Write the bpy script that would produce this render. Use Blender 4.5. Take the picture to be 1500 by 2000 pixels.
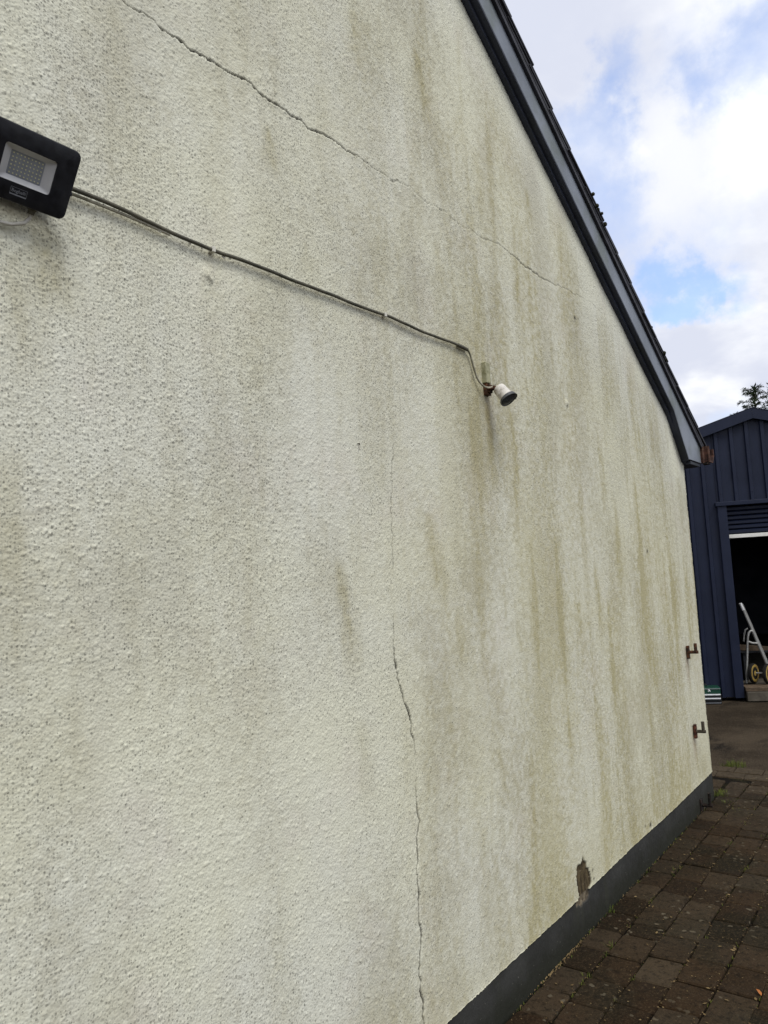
import bpy, bmesh, math, random
import numpy as np
from mathutils import Matrix, Vector

random.seed(7)
rng = np.random.default_rng(11)
scene = bpy.context.scene
COL = scene.collection
for o in list(bpy.data.objects):
    bpy.data.objects.remove(o, do_unlink=True)

# ------------------------------------------------------------------ camera
CAMY, CAMZ = -1.44325, 1.60
cam_d = bpy.data.cameras.new('camera')
cam = bpy.data.objects.new('camera', cam_d)
COL.objects.link(cam)
RT = Vector((0.596069, -0.801006, -0.055596))
UP = Vector((-0.039015, -0.098054, 0.994416))
FW = Vector((0.801984, 0.590572, 0.089699))
cam.matrix_world = Matrix(((RT.x, UP.x, -FW.x, 0.0), (RT.y, UP.y, -FW.y, CAMY),
                           (RT.z, UP.z, -FW.z, CAMZ), (0, 0, 0, 1)))
cam_d.sensor_fit = 'HORIZONTAL'
cam_d.sensor_width = 36.0
cam_d.lens = 36.0 * 1480.0 / 1500.0
cam_d.clip_start = 0.02
cam_d.clip_end = 2000.0
scene.camera = cam
scene.render.resolution_x, scene.render.resolution_y = 768, 1024

# ------------------------------------------------------------------ sky and sun
SUN_DIR = Vector((-0.30, -0.62, 1.00)).normalized()        # towards the sun
sun_elev = math.asin(SUN_DIR.z)
sun_az = math.atan2(SUN_DIR.x, SUN_DIR.y)
world = bpy.data.worlds.new('World')
scene.world = world
world.use_nodes = True
wt = world.node_tree
wt.nodes.clear()


def wn(kind, **kw):
    n = wt.nodes.new(kind)
    for k, v in kw.items():
        setattr(n, k, v)
    return n


def wmath(op, a, b=None, c=None, clamp=False):
    n = wn('ShaderNodeMath', operation=op)
    n.use_clamp = clamp
    for i, v in enumerate((a, b, c)):
        if v is None:
            continue
        if isinstance(v, (int, float)):
            n.inputs[i].default_value = v
        else:
            wt.links.new(v, n.inputs[i])
    return n.outputs[0]


sky = wn('ShaderNodeTexSky', sky_type='NISHITA')
sky.sun_disc = False
sky.sun_elevation = sun_elev
sky.sun_rotation = sun_az
sky.air_density = 1.0
sky.dust_density = 0.6
sky.ozone_density = 2.0
tc = wn('ShaderNodeTexCoord')
sep = wn('ShaderNodeSeparateXYZ')
wt.links.new(tc.outputs['Generated'], sep.inputs[0])
zz = wmath('MAXIMUM', sep.outputs[2], 0.0)
zz = wmath('ADD', zz, 0.32)
cx_ = wmath('DIVIDE', sep.outputs[0], zz)
cy_ = wmath('DIVIDE', sep.outputs[1], zz)
comb = wn('ShaderNodeCombineXYZ')
wt.links.new(cx_, comb.inputs[0])
wt.links.new(cy_, comb.inputs[1])


def wnoise(vec, scale, detail, rough, dist=0.0, off=(0, 0, 0)):
    m = wn('ShaderNodeMapping')
    m.inputs['Location'].default_value = off
    wt.links.new(vec, m.inputs['Vector'])
    n = wn('ShaderNodeTexNoise')
    n.inputs['Scale'].default_value = scale
    n.inputs['Detail'].default_value = detail
    n.inputs['Roughness'].default_value = rough
    n.inputs['Distortion'].default_value = dist
    wt.links.new(m.outputs[0], n.inputs['Vector'])
    return n


n_big = wnoise(comb.outputs[0], 2.1, 9.0, 0.56, 0.3, (3.1, 0.7, 0))
n_shade = wnoise(comb.outputs[0], 2.6, 6.0, 0.55, 0.25, (-2.3, 5.2, 0))
n_warp = wnoise(tc.outputs['Generated'], 9.0, 6.0, 0.6, 0.0, (0, 0, 0))
# warped direction for the cloud gaps
wv = wn('ShaderNodeVectorMath', operation='MULTIPLY_ADD')
wt.links.new(n_warp.outputs['Color'], wv.inputs[0])
wv.inputs[1].default_value = (0.20, 0.20, 0.16)
va = wn('ShaderNodeVectorMath', operation='ADD')
wt.links.new(tc.outputs['Generated'], va.inputs[0])
va.inputs[1].default_value = (-0.10, -0.10, -0.08)
wt.links.new(va.outputs[0], wv.inputs[2])


def gap(d, rx, amp):
    """soft blob round direction d (clear sky when amp > 0, cloud bank when amp < 0)"""
    s = wn('ShaderNodeVectorMath', operation='DISTANCE')
    wt.links.new(wv.outputs[0], s.inputs[0])
    s.inputs[1].default_value = d
    mr = wn('ShaderNodeMapRange', interpolation_type='SMOOTHERSTEP')
    wt.links.new(s.outputs['Value'], mr.inputs['Value'])
    mr.inputs['From Min'].default_value = rx
    mr.inputs['From Max'].default_value = 0.0
    mr.inputs['To Min'].default_value = 0.0
    mr.inputs['To Max'].default_value = amp
    return mr.outputs[0]


dens = wmath('MULTIPLY_ADD', n_big.outputs['Fac'], 1.25, -0.02)
for d, r, a in (((0.793, 0.232, 0.563), 0.085, 0.52), ((0.847, 0.123, 0.517), 0.12, 0.60),
                ((0.808, 0.262, 0.525), 0.09, 0.26), ((0.823, 0.290, 0.488), 0.11, 0.28), ((0.872, 0.28, 0.40), 0.12, 0.34),
                ((0.918, 0.228, 0.318), 0.065, 0.60), ((0.932, 0.190, 0.306), 0.07, 0.50),
                ((0.905, 0.155, 0.392), 0.11, 0.30), ((0.870, 0.185, 0.450), 0.18, -0.24),
                ((0.945, 0.215, 0.255), 0.13, -0.40), ((0.76, 0.28, 0.585), 0.16, -0.22)):
    dens = wmath('SUBTRACT', dens, gap(d, r, a))
cov = wn('ShaderNodeMapRange', interpolation_type='SMOOTHSTEP')
wt.links.new(dens, cov.inputs['Value'])
cov.inputs['From Min'].default_value = 0.02
cov.inputs['From Max'].default_value = 0.62
cov.inputs['To Min'].default_value = 0.30
ccol = wn('ShaderNodeMix', data_type='RGBA')
shade_r = wn('ShaderNodeMapRange', interpolation_type='SMOOTHSTEP')
wt.links.new(n_shade.outputs['Fac'], shade_r.inputs['Value'])
shade_r.inputs['From Min'].default_value = 0.40
shade_r.inputs['From Max'].default_value = 0.66
shade_in = wmath('SUBTRACT', shade_r.outputs[0], gap((0.875, 0.180, 0.445), 0.20, -0.6), clamp=True)
wt.links.new(shade_in, ccol.inputs['Factor'])
ccol.inputs['A'].default_value = (5.9, 6.2, 7.2, 1)
ccol.inputs['B'].default_value = (9.0, 9.05, 9.1, 1)
skymul = wn('ShaderNodeMix', data_type='RGBA', blend_type='MULTIPLY')
skymul.inputs['Factor'].default_value = 1.0
wt.links.new(sky.outputs[0], skymul.inputs['A'])
skymul.inputs['B'].default_value = (1.75, 1.95, 2.3, 1)
smix = wn('ShaderNodeMix', data_type='RGBA')
wt.links.new(cov.outputs[0], smix.inputs['Factor'])
wt.links.new(skymul.outputs['Result'], smix.inputs['A'])
wt.links.new(ccol.outputs['Result'], smix.inputs['B'])
bg = wn('ShaderNodeBackground')
bg.inputs['Strength'].default_value = 0.10
wt.links.new(smix.outputs['Result'], bg.inputs['Color'])
wo = wn('ShaderNodeOutputWorld')
wt.links.new(bg.outputs[0], wo.inputs['Surface'])

sun_d = bpy.data.lights.new('sun', 'SUN')
sun_d.energy = 1.5
sun_d.angle = math.radians(24)
sun_d.color = (1.0, 0.97, 0.91)
sun = bpy.data.objects.new('sun', sun_d)
COL.objects.link(sun)
sun.rotation_euler = SUN_DIR.to_track_quat('Z', 'Y').to_euler()
sun.location = (-3, -6, 12)

scene.view_settings.view_transform = 'Standard'
scene.view_settings.look = 'None'
scene.view_settings.gamma = 1.0
scene.view_settings.use_curve_mapping = False
scene.view_settings.exposure = 0.32
scene.render.engine = 'CYCLES'
scene.cycles.max_bounces = 4
scene.cycles.diffuse_bounces = 3
scene.cycles.glossy_bounces = 2

# ------------------------------------------------------------------ helpers


class MB:
    def __init__(self):
        self.v, self.f = [], []

    def add(self, vs, fs):
        b = len(self.v)
        self.v += [tuple(p) for p in vs]
        self.f += [tuple(i + b for i in f) for f in fs]
        return self

    def box(self, x0, x1, y0, y1, z0, z1):
        vs = [(x, y, z) for z in (z0, z1) for y in (y0, y1) for x in (x0, x1)]
        return self.add(vs, [(0, 2, 3, 1), (4, 5, 7, 6), (0, 1, 5, 4), (2, 6, 7, 3), (0, 4, 6, 2), (1, 3, 7, 5)])

    def prism(self, outline, axis, a0, a1):
        """outline: 2-D points; extruded along axis ('x','y','z') from a0 to a1"""
        n = len(outline)

        def mk(p, a):
            return {'x': (a, p[0], p[1]), 'y': (p[0], a, p[1]), 'z': (p[0], p[1], a)}[axis]
        vs = [mk(p, a0) for p in outline] + [mk(p, a1) for p in outline]
        fs = [tuple(range(n - 1, -1, -1)), tuple(range(n, 2 * n))]
        fs += [(i, (i + 1) % n, n + (i + 1) % n, n + i) for i in range(n)]
        return self.add(vs, fs)

    def tube(self, pts, rad, n=8, cap=True):
        pts = [Vector(p) for p in pts]
        m = len(pts)
        rads = rad if isinstance(rad, (list, tuple)) else [rad] * m
        vs, fs = [], []
        prev = None
        for i, p in enumerate(pts):
            t = (pts[min(i + 1, m - 1)] - pts[max(i - 1, 0)]).normalized()
            if prev is None:
                a = Vector((0, 0, 1)) if abs(t.z) < 0.9 else Vector((1, 0, 0))
                s = t.cross(a).normalized()
            else:
                s = (prev - t * prev.dot(t)).normalized()
            prev = s
            b = t.cross(s)
            for k in range(n):
                an = 2 * math.pi * k / n
                vs.append(p + (s * math.cos(an) + b * math.sin(an)) * rads[i])
        for i in range(m - 1):
            for k in range(n):
                k2 = (k + 1) % n
                fs.append((i * n + k, i * n + k2, (i + 1) * n + k2, (i + 1) * n + k))
        if cap:
            fs.append(tuple(range(n - 1, -1, -1)))
            fs.append(tuple((m - 1) * n + k for k in range(n)))
        return self.add(vs, fs)

    def lathe(self, origin, axis, prof, n=24):
        """prof: list of (distance along axis, radius)"""
        o, a = Vector(origin), Vector(axis).normalized()
        h = Vector((0, 0, 1)) if abs(a.z) < 0.9 else Vector((1, 0, 0))
        s = a.cross(h).normalized()
        b = a.cross(s)
        vs, fs = [], []
        for d, r in prof:
            for k in range(n):
                an = 2 * math.pi * k / n
                vs.append(o + a * d + (s * math.cos(an) + b * math.sin(an)) * r)
        for i in range(len(prof) - 1):
            for k in range(n):
                k2 = (k + 1) % n
                fs.append((i * n + k, i * n + k2, (i + 1) * n + k2, (i + 1) * n + k))
        fs.append(tuple(range(n - 1, -1, -1)))
        fs.append(tuple((len(prof) - 1) * n + k for k in range(n)))
        return self.add(vs, fs)

    def mesh(self, name, mat=None, smooth=False, bevel=0.0, seg=2):
        me = bpy.data.meshes.new(name)
        me.from_pydata(self.v, [], self.f)
        bm = bmesh.new()
        bm.from_mesh(me)
        bmesh.ops.recalc_face_normals(bm, faces=bm.faces)
        if bevel > 0:
            ed = [e for e in bm.edges if len(e.link_faces) == 2 and e.calc_face_angle(0) > 0.5]
            bmesh.ops.bevel(bm, geom=ed, offset=bevel, segments=seg, affect='EDGES', profile=0.5)
        bm.to_mesh(me)
        bm.free()
        if smooth:
            me.polygons.foreach_set('use_smooth', [True] * len(me.polygons))
            try:
                me.set_sharp_from_angle(angle=math.radians(40))
            except Exception:
                pass
        if mat:
            me.materials.append(mat)
        return me

    def build(self, name, mat, parent=None, **kw):
        return link(name, self.mesh(name, mat, **kw), parent)


def link(name, me, parent=None, loc=None):
    o = bpy.data.objects.new(name, me)
    COL.objects.link(o)
    if parent:
        o.parent = parent
    if loc is not None:
        o.location = loc
    return o


def tag(o, label=None, cat=None, group=None, kind=None):
    if label:
        o['label'] = label
    if cat:
        o['category'] = cat
    if group:
        o['group'] = group
    if kind:
        o['kind'] = kind
    return o


def thing(name, label, cat, loc=(0, 0, 0), rz=0.0, group=None):
    o = bpy.data.objects.new(name, None)
    o.empty_display_size = 0.1
    COL.objects.link(o)
    o.location = loc
    o.rotation_euler = (0, 0, rz)
    return tag(o, label, cat, group)


# ------------------------------------------------------------------ materials
class NT:
    def __init__(self, name):
        self.m = bpy.data.materials.new(name)
        self.m.use_nodes = True
        self.t = self.m.node_tree
        self.b = self.t.nodes['Principled BSDF']
        self.geo = None

    def n(self, kind, **kw):
        nd = self.t.nodes.new(kind)
        for k, v in kw.items():
            setattr(nd, k, v)
        return nd

    def lk(self, a, b):
        self.t.links.new(a, b)

    def put(self, inp, v):
        if isinstance(v, (int, float)):
            inp.default_value = v
        elif isinstance(v, tuple):
            inp.default_value = v if len(v) != 3 or inp.type == 'VECTOR' else (*v, 1)
        else:
            self.lk(v, inp)

    def pos(self):
        if not self.geo:
            self.geo = self.n('ShaderNodeNewGeometry')
        return self.geo.outputs['Position']

    def obj(self):
        return self.n('ShaderNodeTexCoord').outputs['Object']

    def math(self, op, a, b=0.0, clamp=False):
        nd = self.n('ShaderNodeMath', operation=op)
        nd.use_clamp = clamp
        self.put(nd.inputs[0], a)
        self.put(nd.inputs[1], b)
        return nd.outputs[0]

    def noise(self, scale, detail=4, rough=0.55, vec=None, stretch=None, loc=(0, 0, 0)):
        nd = self.n('ShaderNodeTexNoise')
        nd.inputs['Scale'].default_value = scale
        nd.inputs['Detail'].default_value = detail
        nd.inputs['Roughness'].default_value = rough
        v = vec or self.pos()
        mp = self.n('ShaderNodeMapping')
        mp.inputs['Scale'].default_value = stretch or (1, 1, 1)
        mp.inputs['Location'].default_value = loc
        self.lk(v, mp.inputs['Vector'])
        self.lk(mp.outputs[0], nd.inputs['Vector'])
        return nd.outputs['Fac']

    def voro(self, scale, feature='F1', vec=None, out='Distance', rand=1.0):
        nd = self.n('ShaderNodeTexVoronoi', feature=feature)
        nd.inputs['Scale'].default_value = scale
        nd.inputs['Randomness'].default_value = rand
        self.lk(vec or self.pos(), nd.inputs['Vector'])
        return nd.outputs[out]

    def ramp(self, v, lo, hi, a=0.0, b=1.0):
        nd = self.n('ShaderNodeMapRange', interpolation_type='SMOOTHSTEP')
        self.put(nd.inputs['Value'], v)
        nd.inputs['From Min'].default_value = lo
        nd.inputs['From Max'].default_value = hi
        nd.inputs['To Min'].default_value = a
        nd.inputs['To Max'].default_value = b
        return nd.outputs[0]

    def mix(self, f, a, b, blend='MIX'):
        nd = self.n('ShaderNodeMix', data_type='RGBA', blend_type=blend)
        self.put(nd.inputs['Factor'], f)
        self.put(nd.inputs['A'], a)
        self.put(nd.inputs['B'], b)
        return nd.outputs['Result']

    def attr(self, name):
        return self.n('ShaderNodeAttribute', attribute_name=name).outputs['Fac']

    def bump(self, h, strength=0.5, dist=0.002):
        nd = self.n('ShaderNodeBump')
        nd.inputs['Strength'].default_value = strength
        nd.inputs['Distance'].default_value = dist
        self.lk(h, nd.inputs['Height'])
        self.lk(nd.outputs[0], self.b.inputs['Normal'])

    def done(self, col, rough=0.8, metal=0.0, spec=0.3):
        self.put(self.b.inputs['Base Color'], col)
        self.put(self.b.inputs['Roughness'], rough)
        self.put(self.b.inputs['Metallic'], metal)
        self.b.inputs['Specular IOR Level'].default_value = spec
        return self.m


def simple(name, col, rough=0.6, metal=0.0, spec=0.4, var=0.25, scale=30.0, dirt=None, dirt_amt=0.5, bump=0.15):
    """painted / weathered surface: base colour with mottling and dirt blotches"""
    t = NT(name)
    a = tuple(c * (1 - var) for c in col)
    b = tuple(min(1, c * (1 + var)) for c in col)
    c = t.mix(t.ramp(t.noise(scale, 5, 0.6), 0.3, 0.7), a, b)
    if dirt:
        f = t.math('MULTIPLY', t.ramp(t.noise(scale * 0.6, 6, 0.65, loc=(5, 3, 1)), 0.48, 0.66), dirt_amt)
        c = t.mix(f, c, dirt)
    if bump:
        t.bump(t.noise(scale * 12, 4, 0.6), bump, 0.001)
    r = t.ramp(t.noise(scale * 0.8, 4, 0.5, loc=(2, 9, 4)), 0.3, 0.7, max(0.05, rough - 0.1), min(1, rough + 0.12))
    return t.done(c, r, metal, spec)


# rendered wall -----------------------------------------------------
def mat_wall():
    t = NT('roughcast_render')
    st = (1, 1, 1)
    base = t.mix(t.ramp(t.noise(1.3, 4, 0.6), 0.35, 0.65), (0.725, 0.722, 0.580), (0.715, 0.718, 0.620))
    base = t.mix(t.math('MULTIPLY', t.ramp(t.noise(3.1, 5, 0.6, loc=(4, 1, 7)), 0.52, 0.72), 0.35), base, (0.69, 0.65, 0.575))
    base = t.mix(t.math('MULTIPLY', t.ramp(t.noise(300, 2, 0.6), 0.45, 0.72), 0.30), base, (0.50, 0.47, 0.36))
    base = t.mix(t.attr('grime'), base, (0.345, 0.32, 0.235))
    base = t.mix(t.attr('algae'), base, (0.37, 0.325, 0.15))
    # specks: mouldy dots and painted chip shade, thicker where the mask is high
    for sc, lo_, hi_ in ((105.0, 0.20, 0.34), (190.0, 0.22, 0.36)):
        vn = t.n('ShaderNodeTexVoronoi', feature='F1', voronoi_dimensions='2D')
        vn.inputs['Scale'].default_value = sc
        fl2 = t.n('ShaderNodeSeparateXYZ')
        t.lk(t.pos(), fl2.inputs[0])
        fl3 = t.n('ShaderNodeCombineXYZ')
        t.lk(fl2.outputs[0], fl3.inputs[0])
        t.lk(fl2.outputs[2], fl3.inputs[1])
        t.lk(fl3.outputs[0], vn.inputs['Vector'])
        spc = t.n('ShaderNodeSeparateColor')
        t.lk(vn.outputs['Color'], spc.inputs[0])
        dotm = t.ramp(vn.outputs['Distance'], hi_, lo_)
        thr = t.math('SUBTRACT', 1.0, t.math('MULTIPLY', t.attr('mould_shade'), 0.62))
        on = t.math('GREATER_THAN', spc.outputs[0], thr)
        amt = t.math('MULTIPLY', t.math('MULTIPLY', dotm, on), t.math('ADD', t.math('MULTIPLY', spc.outputs[1], 0.5), 0.10))
        base = t.mix(amt, base, (0.085, 0.082, 0.068))
    base = t.mix(t.attr('rust'), base, (0.23, 0.115, 0.05))
    mort = t.mix(t.ramp(t.noise(14, 5, 0.6, stretch=(4, 4, 1)), 0.4, 0.62), (0.036, 0.025, 0.012), (0.105, 0.078, 0.040))
    mort = t.mix(t.ramp(t.noise(35, 4, 0.6), 0.60, 0.70), mort, (0.22, 0.18, 0.12))
    base = t.mix(t.attr('patch'), base, mort)
    base = t.mix(t.attr('crack'), base, (0.03, 0.026, 0.02))
    vb = t.n('ShaderNodeTexVoronoi', feature='F1', voronoi_dimensions='2D')
    vb.inputs['Scale'].default_value = 150.0
    sxz = t.n('ShaderNodeSeparateXYZ')
    t.lk(t.pos(), sxz.inputs[0])
    cxz = t.n('ShaderNodeCombineXYZ')
    t.lk(sxz.outputs[0], cxz.inputs[0])
    t.lk(sxz.outputs[2], cxz.inputs[1])
    t.lk(cxz.outputs[0], vb.inputs['Vector'])
    hh = t.math('SUBTRACT', t.math('MULTIPLY', t.noise(430, 1, 0.6), 0.35), vb.outputs['Distance'])
    t.bump(hh, 0.40, 0.0022)
    return t.done(base, 0.85, 0, 0.25)


def mat_plinth():
    t = NT('painted_plinth')
    z = t.n('ShaderNodeSeparateXYZ')
    t.lk(t.pos(), z.inputs[0])
    c = t.mix(t.ramp(t.noise(5, 5, 0.6), 0.35, 0.65), (0.027, 0.027, 0.025), (0.040, 0.040, 0.037))
    moss = t.math('MULTIPLY', t.ramp(t.math('ADD', z.outputs[2], t.math('MULTIPLY', t.noise(11, 5, 0.65), 0.16)), 0.235, 0.09), 0.85)
    c = t.mix(moss, c, (0.012, 0.013, 0.006))
    c = t.mix(t.math('MULTIPLY', t.ramp(t.noise(3.4, 4, 0.6, stretch=(3, 1, 0.8), loc=(3, 3, 3)), 0.55, 0.72), 0.4), c, (0.036, 0.038, 0.024))
    c = t.mix(t.ramp(t.noise(90, 3, 0.5), 0.70, 0.74), c, (0.16, 0.15, 0.13))
    t.bump(t.noise(160, 4, 0.6), 0.6, 0.002)
    return t.done(c, 0.8, 0, 0.3)


def mat_paver():
    t = NT('mossy_concrete_paver')
    oi = t.n('ShaderNodeObjectInfo')
    c = t.mix(oi.outputs['Random'], (0.0165, 0.0092, 0.0042), (0.038, 0.0225, 0.0108))
    c = t.mix(t.ramp(t.noise(2.4, 5, 0.6), 0.42, 0.62), c, (0.0125, 0.0098, 0.0045))
    c = t.mix(t.math('MULTIPLY', t.ramp(t.noise(1.5, 4, 0.6, loc=(7, 2, 0)), 0.54, 0.70), 0.6), c, (0.032, 0.0135, 0.0045))
    # object colour red channel: how far the block turns pale
    sp = t.n('ShaderNodeSeparateColor')
    t.lk(oi.outputs['Color'], sp.inputs[0])
    c = t.mix(sp.outputs[0], c, (0.085, 0.066, 0.043))
    c = t.mix(t.math('MULTIPLY', t.ramp(t.noise(120, 4, 0.7), 0.47, 0.72), 0.75), c, (0.066, 0.045, 0.024))
    c = t.mix(t.math('MULTIPLY', t.ramp(t.noise(420, 2, 0.7), 0.52, 0.66), 0.7), c, (0.005, 0.004, 0.003))
    c = t.mix(t.math('MULTIPLY', t.ramp(t.noise(34, 5, 0.7, loc=(2, 6, 0)), 0.48, 0.66), 0.65), c, (0.0060, 0.0042, 0.0022))
    c = t.mix(t.math('MULTIPLY', t.ramp(t.noise(75, 4, 0.7, loc=(8, 1, 0)), 0.56, 0.70), 0.55), c, (0.085, 0.060, 0.034))
    # lichen: pale round spots in patches
    wob = t.n('ShaderNodeMix', data_type='VECTOR')
    sn = t.n('ShaderNodeTexNoise')
    sn.inputs['Scale'].default_value = 45
    t.lk(t.pos(), sn.inputs['Vector'])
    vadd = t.n('ShaderNodeVectorMath', operation='MULTIPLY_ADD')
    t.lk(sn.outputs['Color'], vadd.inputs[0])
    vadd.inputs[1].default_value = (0.03, 0.03, 0.0)
    t.lk(t.pos(), vadd.inputs[2])
    v = t.voro(26, vec=vadd.outputs[0])
    spot = t.ramp(v, 0.30, 0.16)
    vc = t.n('ShaderNodeTexVoronoi', feature='F1')
    vc.inputs['Scale'].default_value = 26
    t.lk(vadd.outputs[0], vc.inputs['Vector'])
    sc = t.n('ShaderNodeSeparateColor')
    t.lk(vc.outputs['Color'], sc.inputs[0])
    keep = t.ramp(sc.outputs[0], 0.50, 0.58)
    area = t.ramp(t.noise(2.0, 3, 0.5, loc=(1, 4, 0)), 0.42, 0.60)
    lich = t.math('MULTIPLY', t.math('MULTIPLY', spot, keep), t.math('MULTIPLY', area, 0.8))
    c = t.mix(lich, c, (0.13, 0.11, 0.075))
    h = t.math('ADD', t.noise(220, 4, 0.65), t.math('MULTIPLY', t.noise(45, 4, 0.6), 1.5))
    t.bump(h, 0.8, 0.003)
    return t.done(c, t.ramp(t.noise(6, 3, 0.5), 0.35, 0.65, 0.75, 0.95), 0, 0.12)


def mat_bed():
    t = NT('joint_soil')
    c = t.mix(t.ramp(t.noise(9, 6, 0.7), 0.45, 0.62), (0.006, 0.0045, 0.003), (0.016, 0.014, 0.005))
    c = t.mix(t.ramp(t.noise(60, 4, 0.7), 0.58, 0.70), c, (0.034, 0.024, 0.010))
    t.bump(t.noise(150, 4, 0.7), 0.9, 0.005)
    return t.done(c, 0.95, 0, 0.1)


def mat_asphalt():
    t = NT('old_asphalt')
    c = t.mix(t.ramp(t.noise(1.1, 6, 0.6), 0.38, 0.64), (0.028, 0.0205, 0.0130), (0.062, 0.047, 0.031))
    c = t.mix(t.ramp(t.noise(0.55, 5, 0.6, stretch=(1, 2.2, 1), loc=(3, 8, 0)), 0.56, 0.66), c, (0.010, 0.008, 0.006))
    c = t.mix(t.math('MULTIPLY', t.ramp(t.voro(75), 0.32, 0.08), 0.75), c, (0.15, 0.122, 0.09))
    c = t.mix(t.math('MULTIPLY', t.ramp(t.noise(110, 3, 0.7), 0.55, 0.7), 0.7), c, (0.010, 0.008, 0.006))
    t.bump(t.math('ADD', t.noise(95, 4, 0.7), t.voro(70)), 0.9, 0.006)
    return t.done(c, 0.95, 0, 0.1)


def mat_cladding():
    t = NT('navy_coated_steel')
    c = t.mix(t.ramp(t.noise(2.2, 4, 0.6), 0.35, 0.65), (0.0070, 0.0115, 0.030), (0.0100, 0.0155, 0.038))
    c = t.mix(t.math('MULTIPLY', t.ramp(t.noise(7, 5, 0.6, stretch=(3, 3, 0.4)), 0.55, 0.75), 0.3), c, (0.022, 0.027, 0.042))
    return t.done(c, t.ramp(t.noise(5, 3, 0.5), 0.3, 0.7, 0.42, 0.58), 0.0, 0.28)


def mat_bark():
    t = NT('conifer_bark')
    c = t.mix(t.noise(9, 5, 0.6, stretch=(3, 3, 0.5)), (0.035, 0.024, 0.016), (0.10, 0.075, 0.055))
    t.bump(t.noise(30, 5, 0.6, stretch=(3, 3, 0.4)), 0.8, 0.02)
    return t.done(c, 0.9)


def mat_leaf(name, a, b, trans=0.15):
    t = NT(name)
    c = t.mix(t.ramp(t.noise(3.0, 4, 0.6), 0.35, 0.65), a, b)
    return t.done(c, 0.7, 0, 0.2)


def mat_rust(name='rusty_iron', lo=(0.020, 0.012, 0.008), hi=(0.115, 0.046, 0.020), sc=40):
    t = NT(name)
    c = t.mix(t.ramp(t.noise(sc, 6, 0.65), 0.38, 0.66), lo, hi)
    c = t.mix(t.ramp(t.noise(sc * 1.4, 5, 0.6, loc=(4, 2, 9)), 0.60, 0.70), c, (0.20, 0.13, 0.09))
    t.bump(t.noise(sc * 9, 4, 0.65), 0.5, 0.002)
    return t.done(c, 0.85, 0.0, 0.3)


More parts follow.
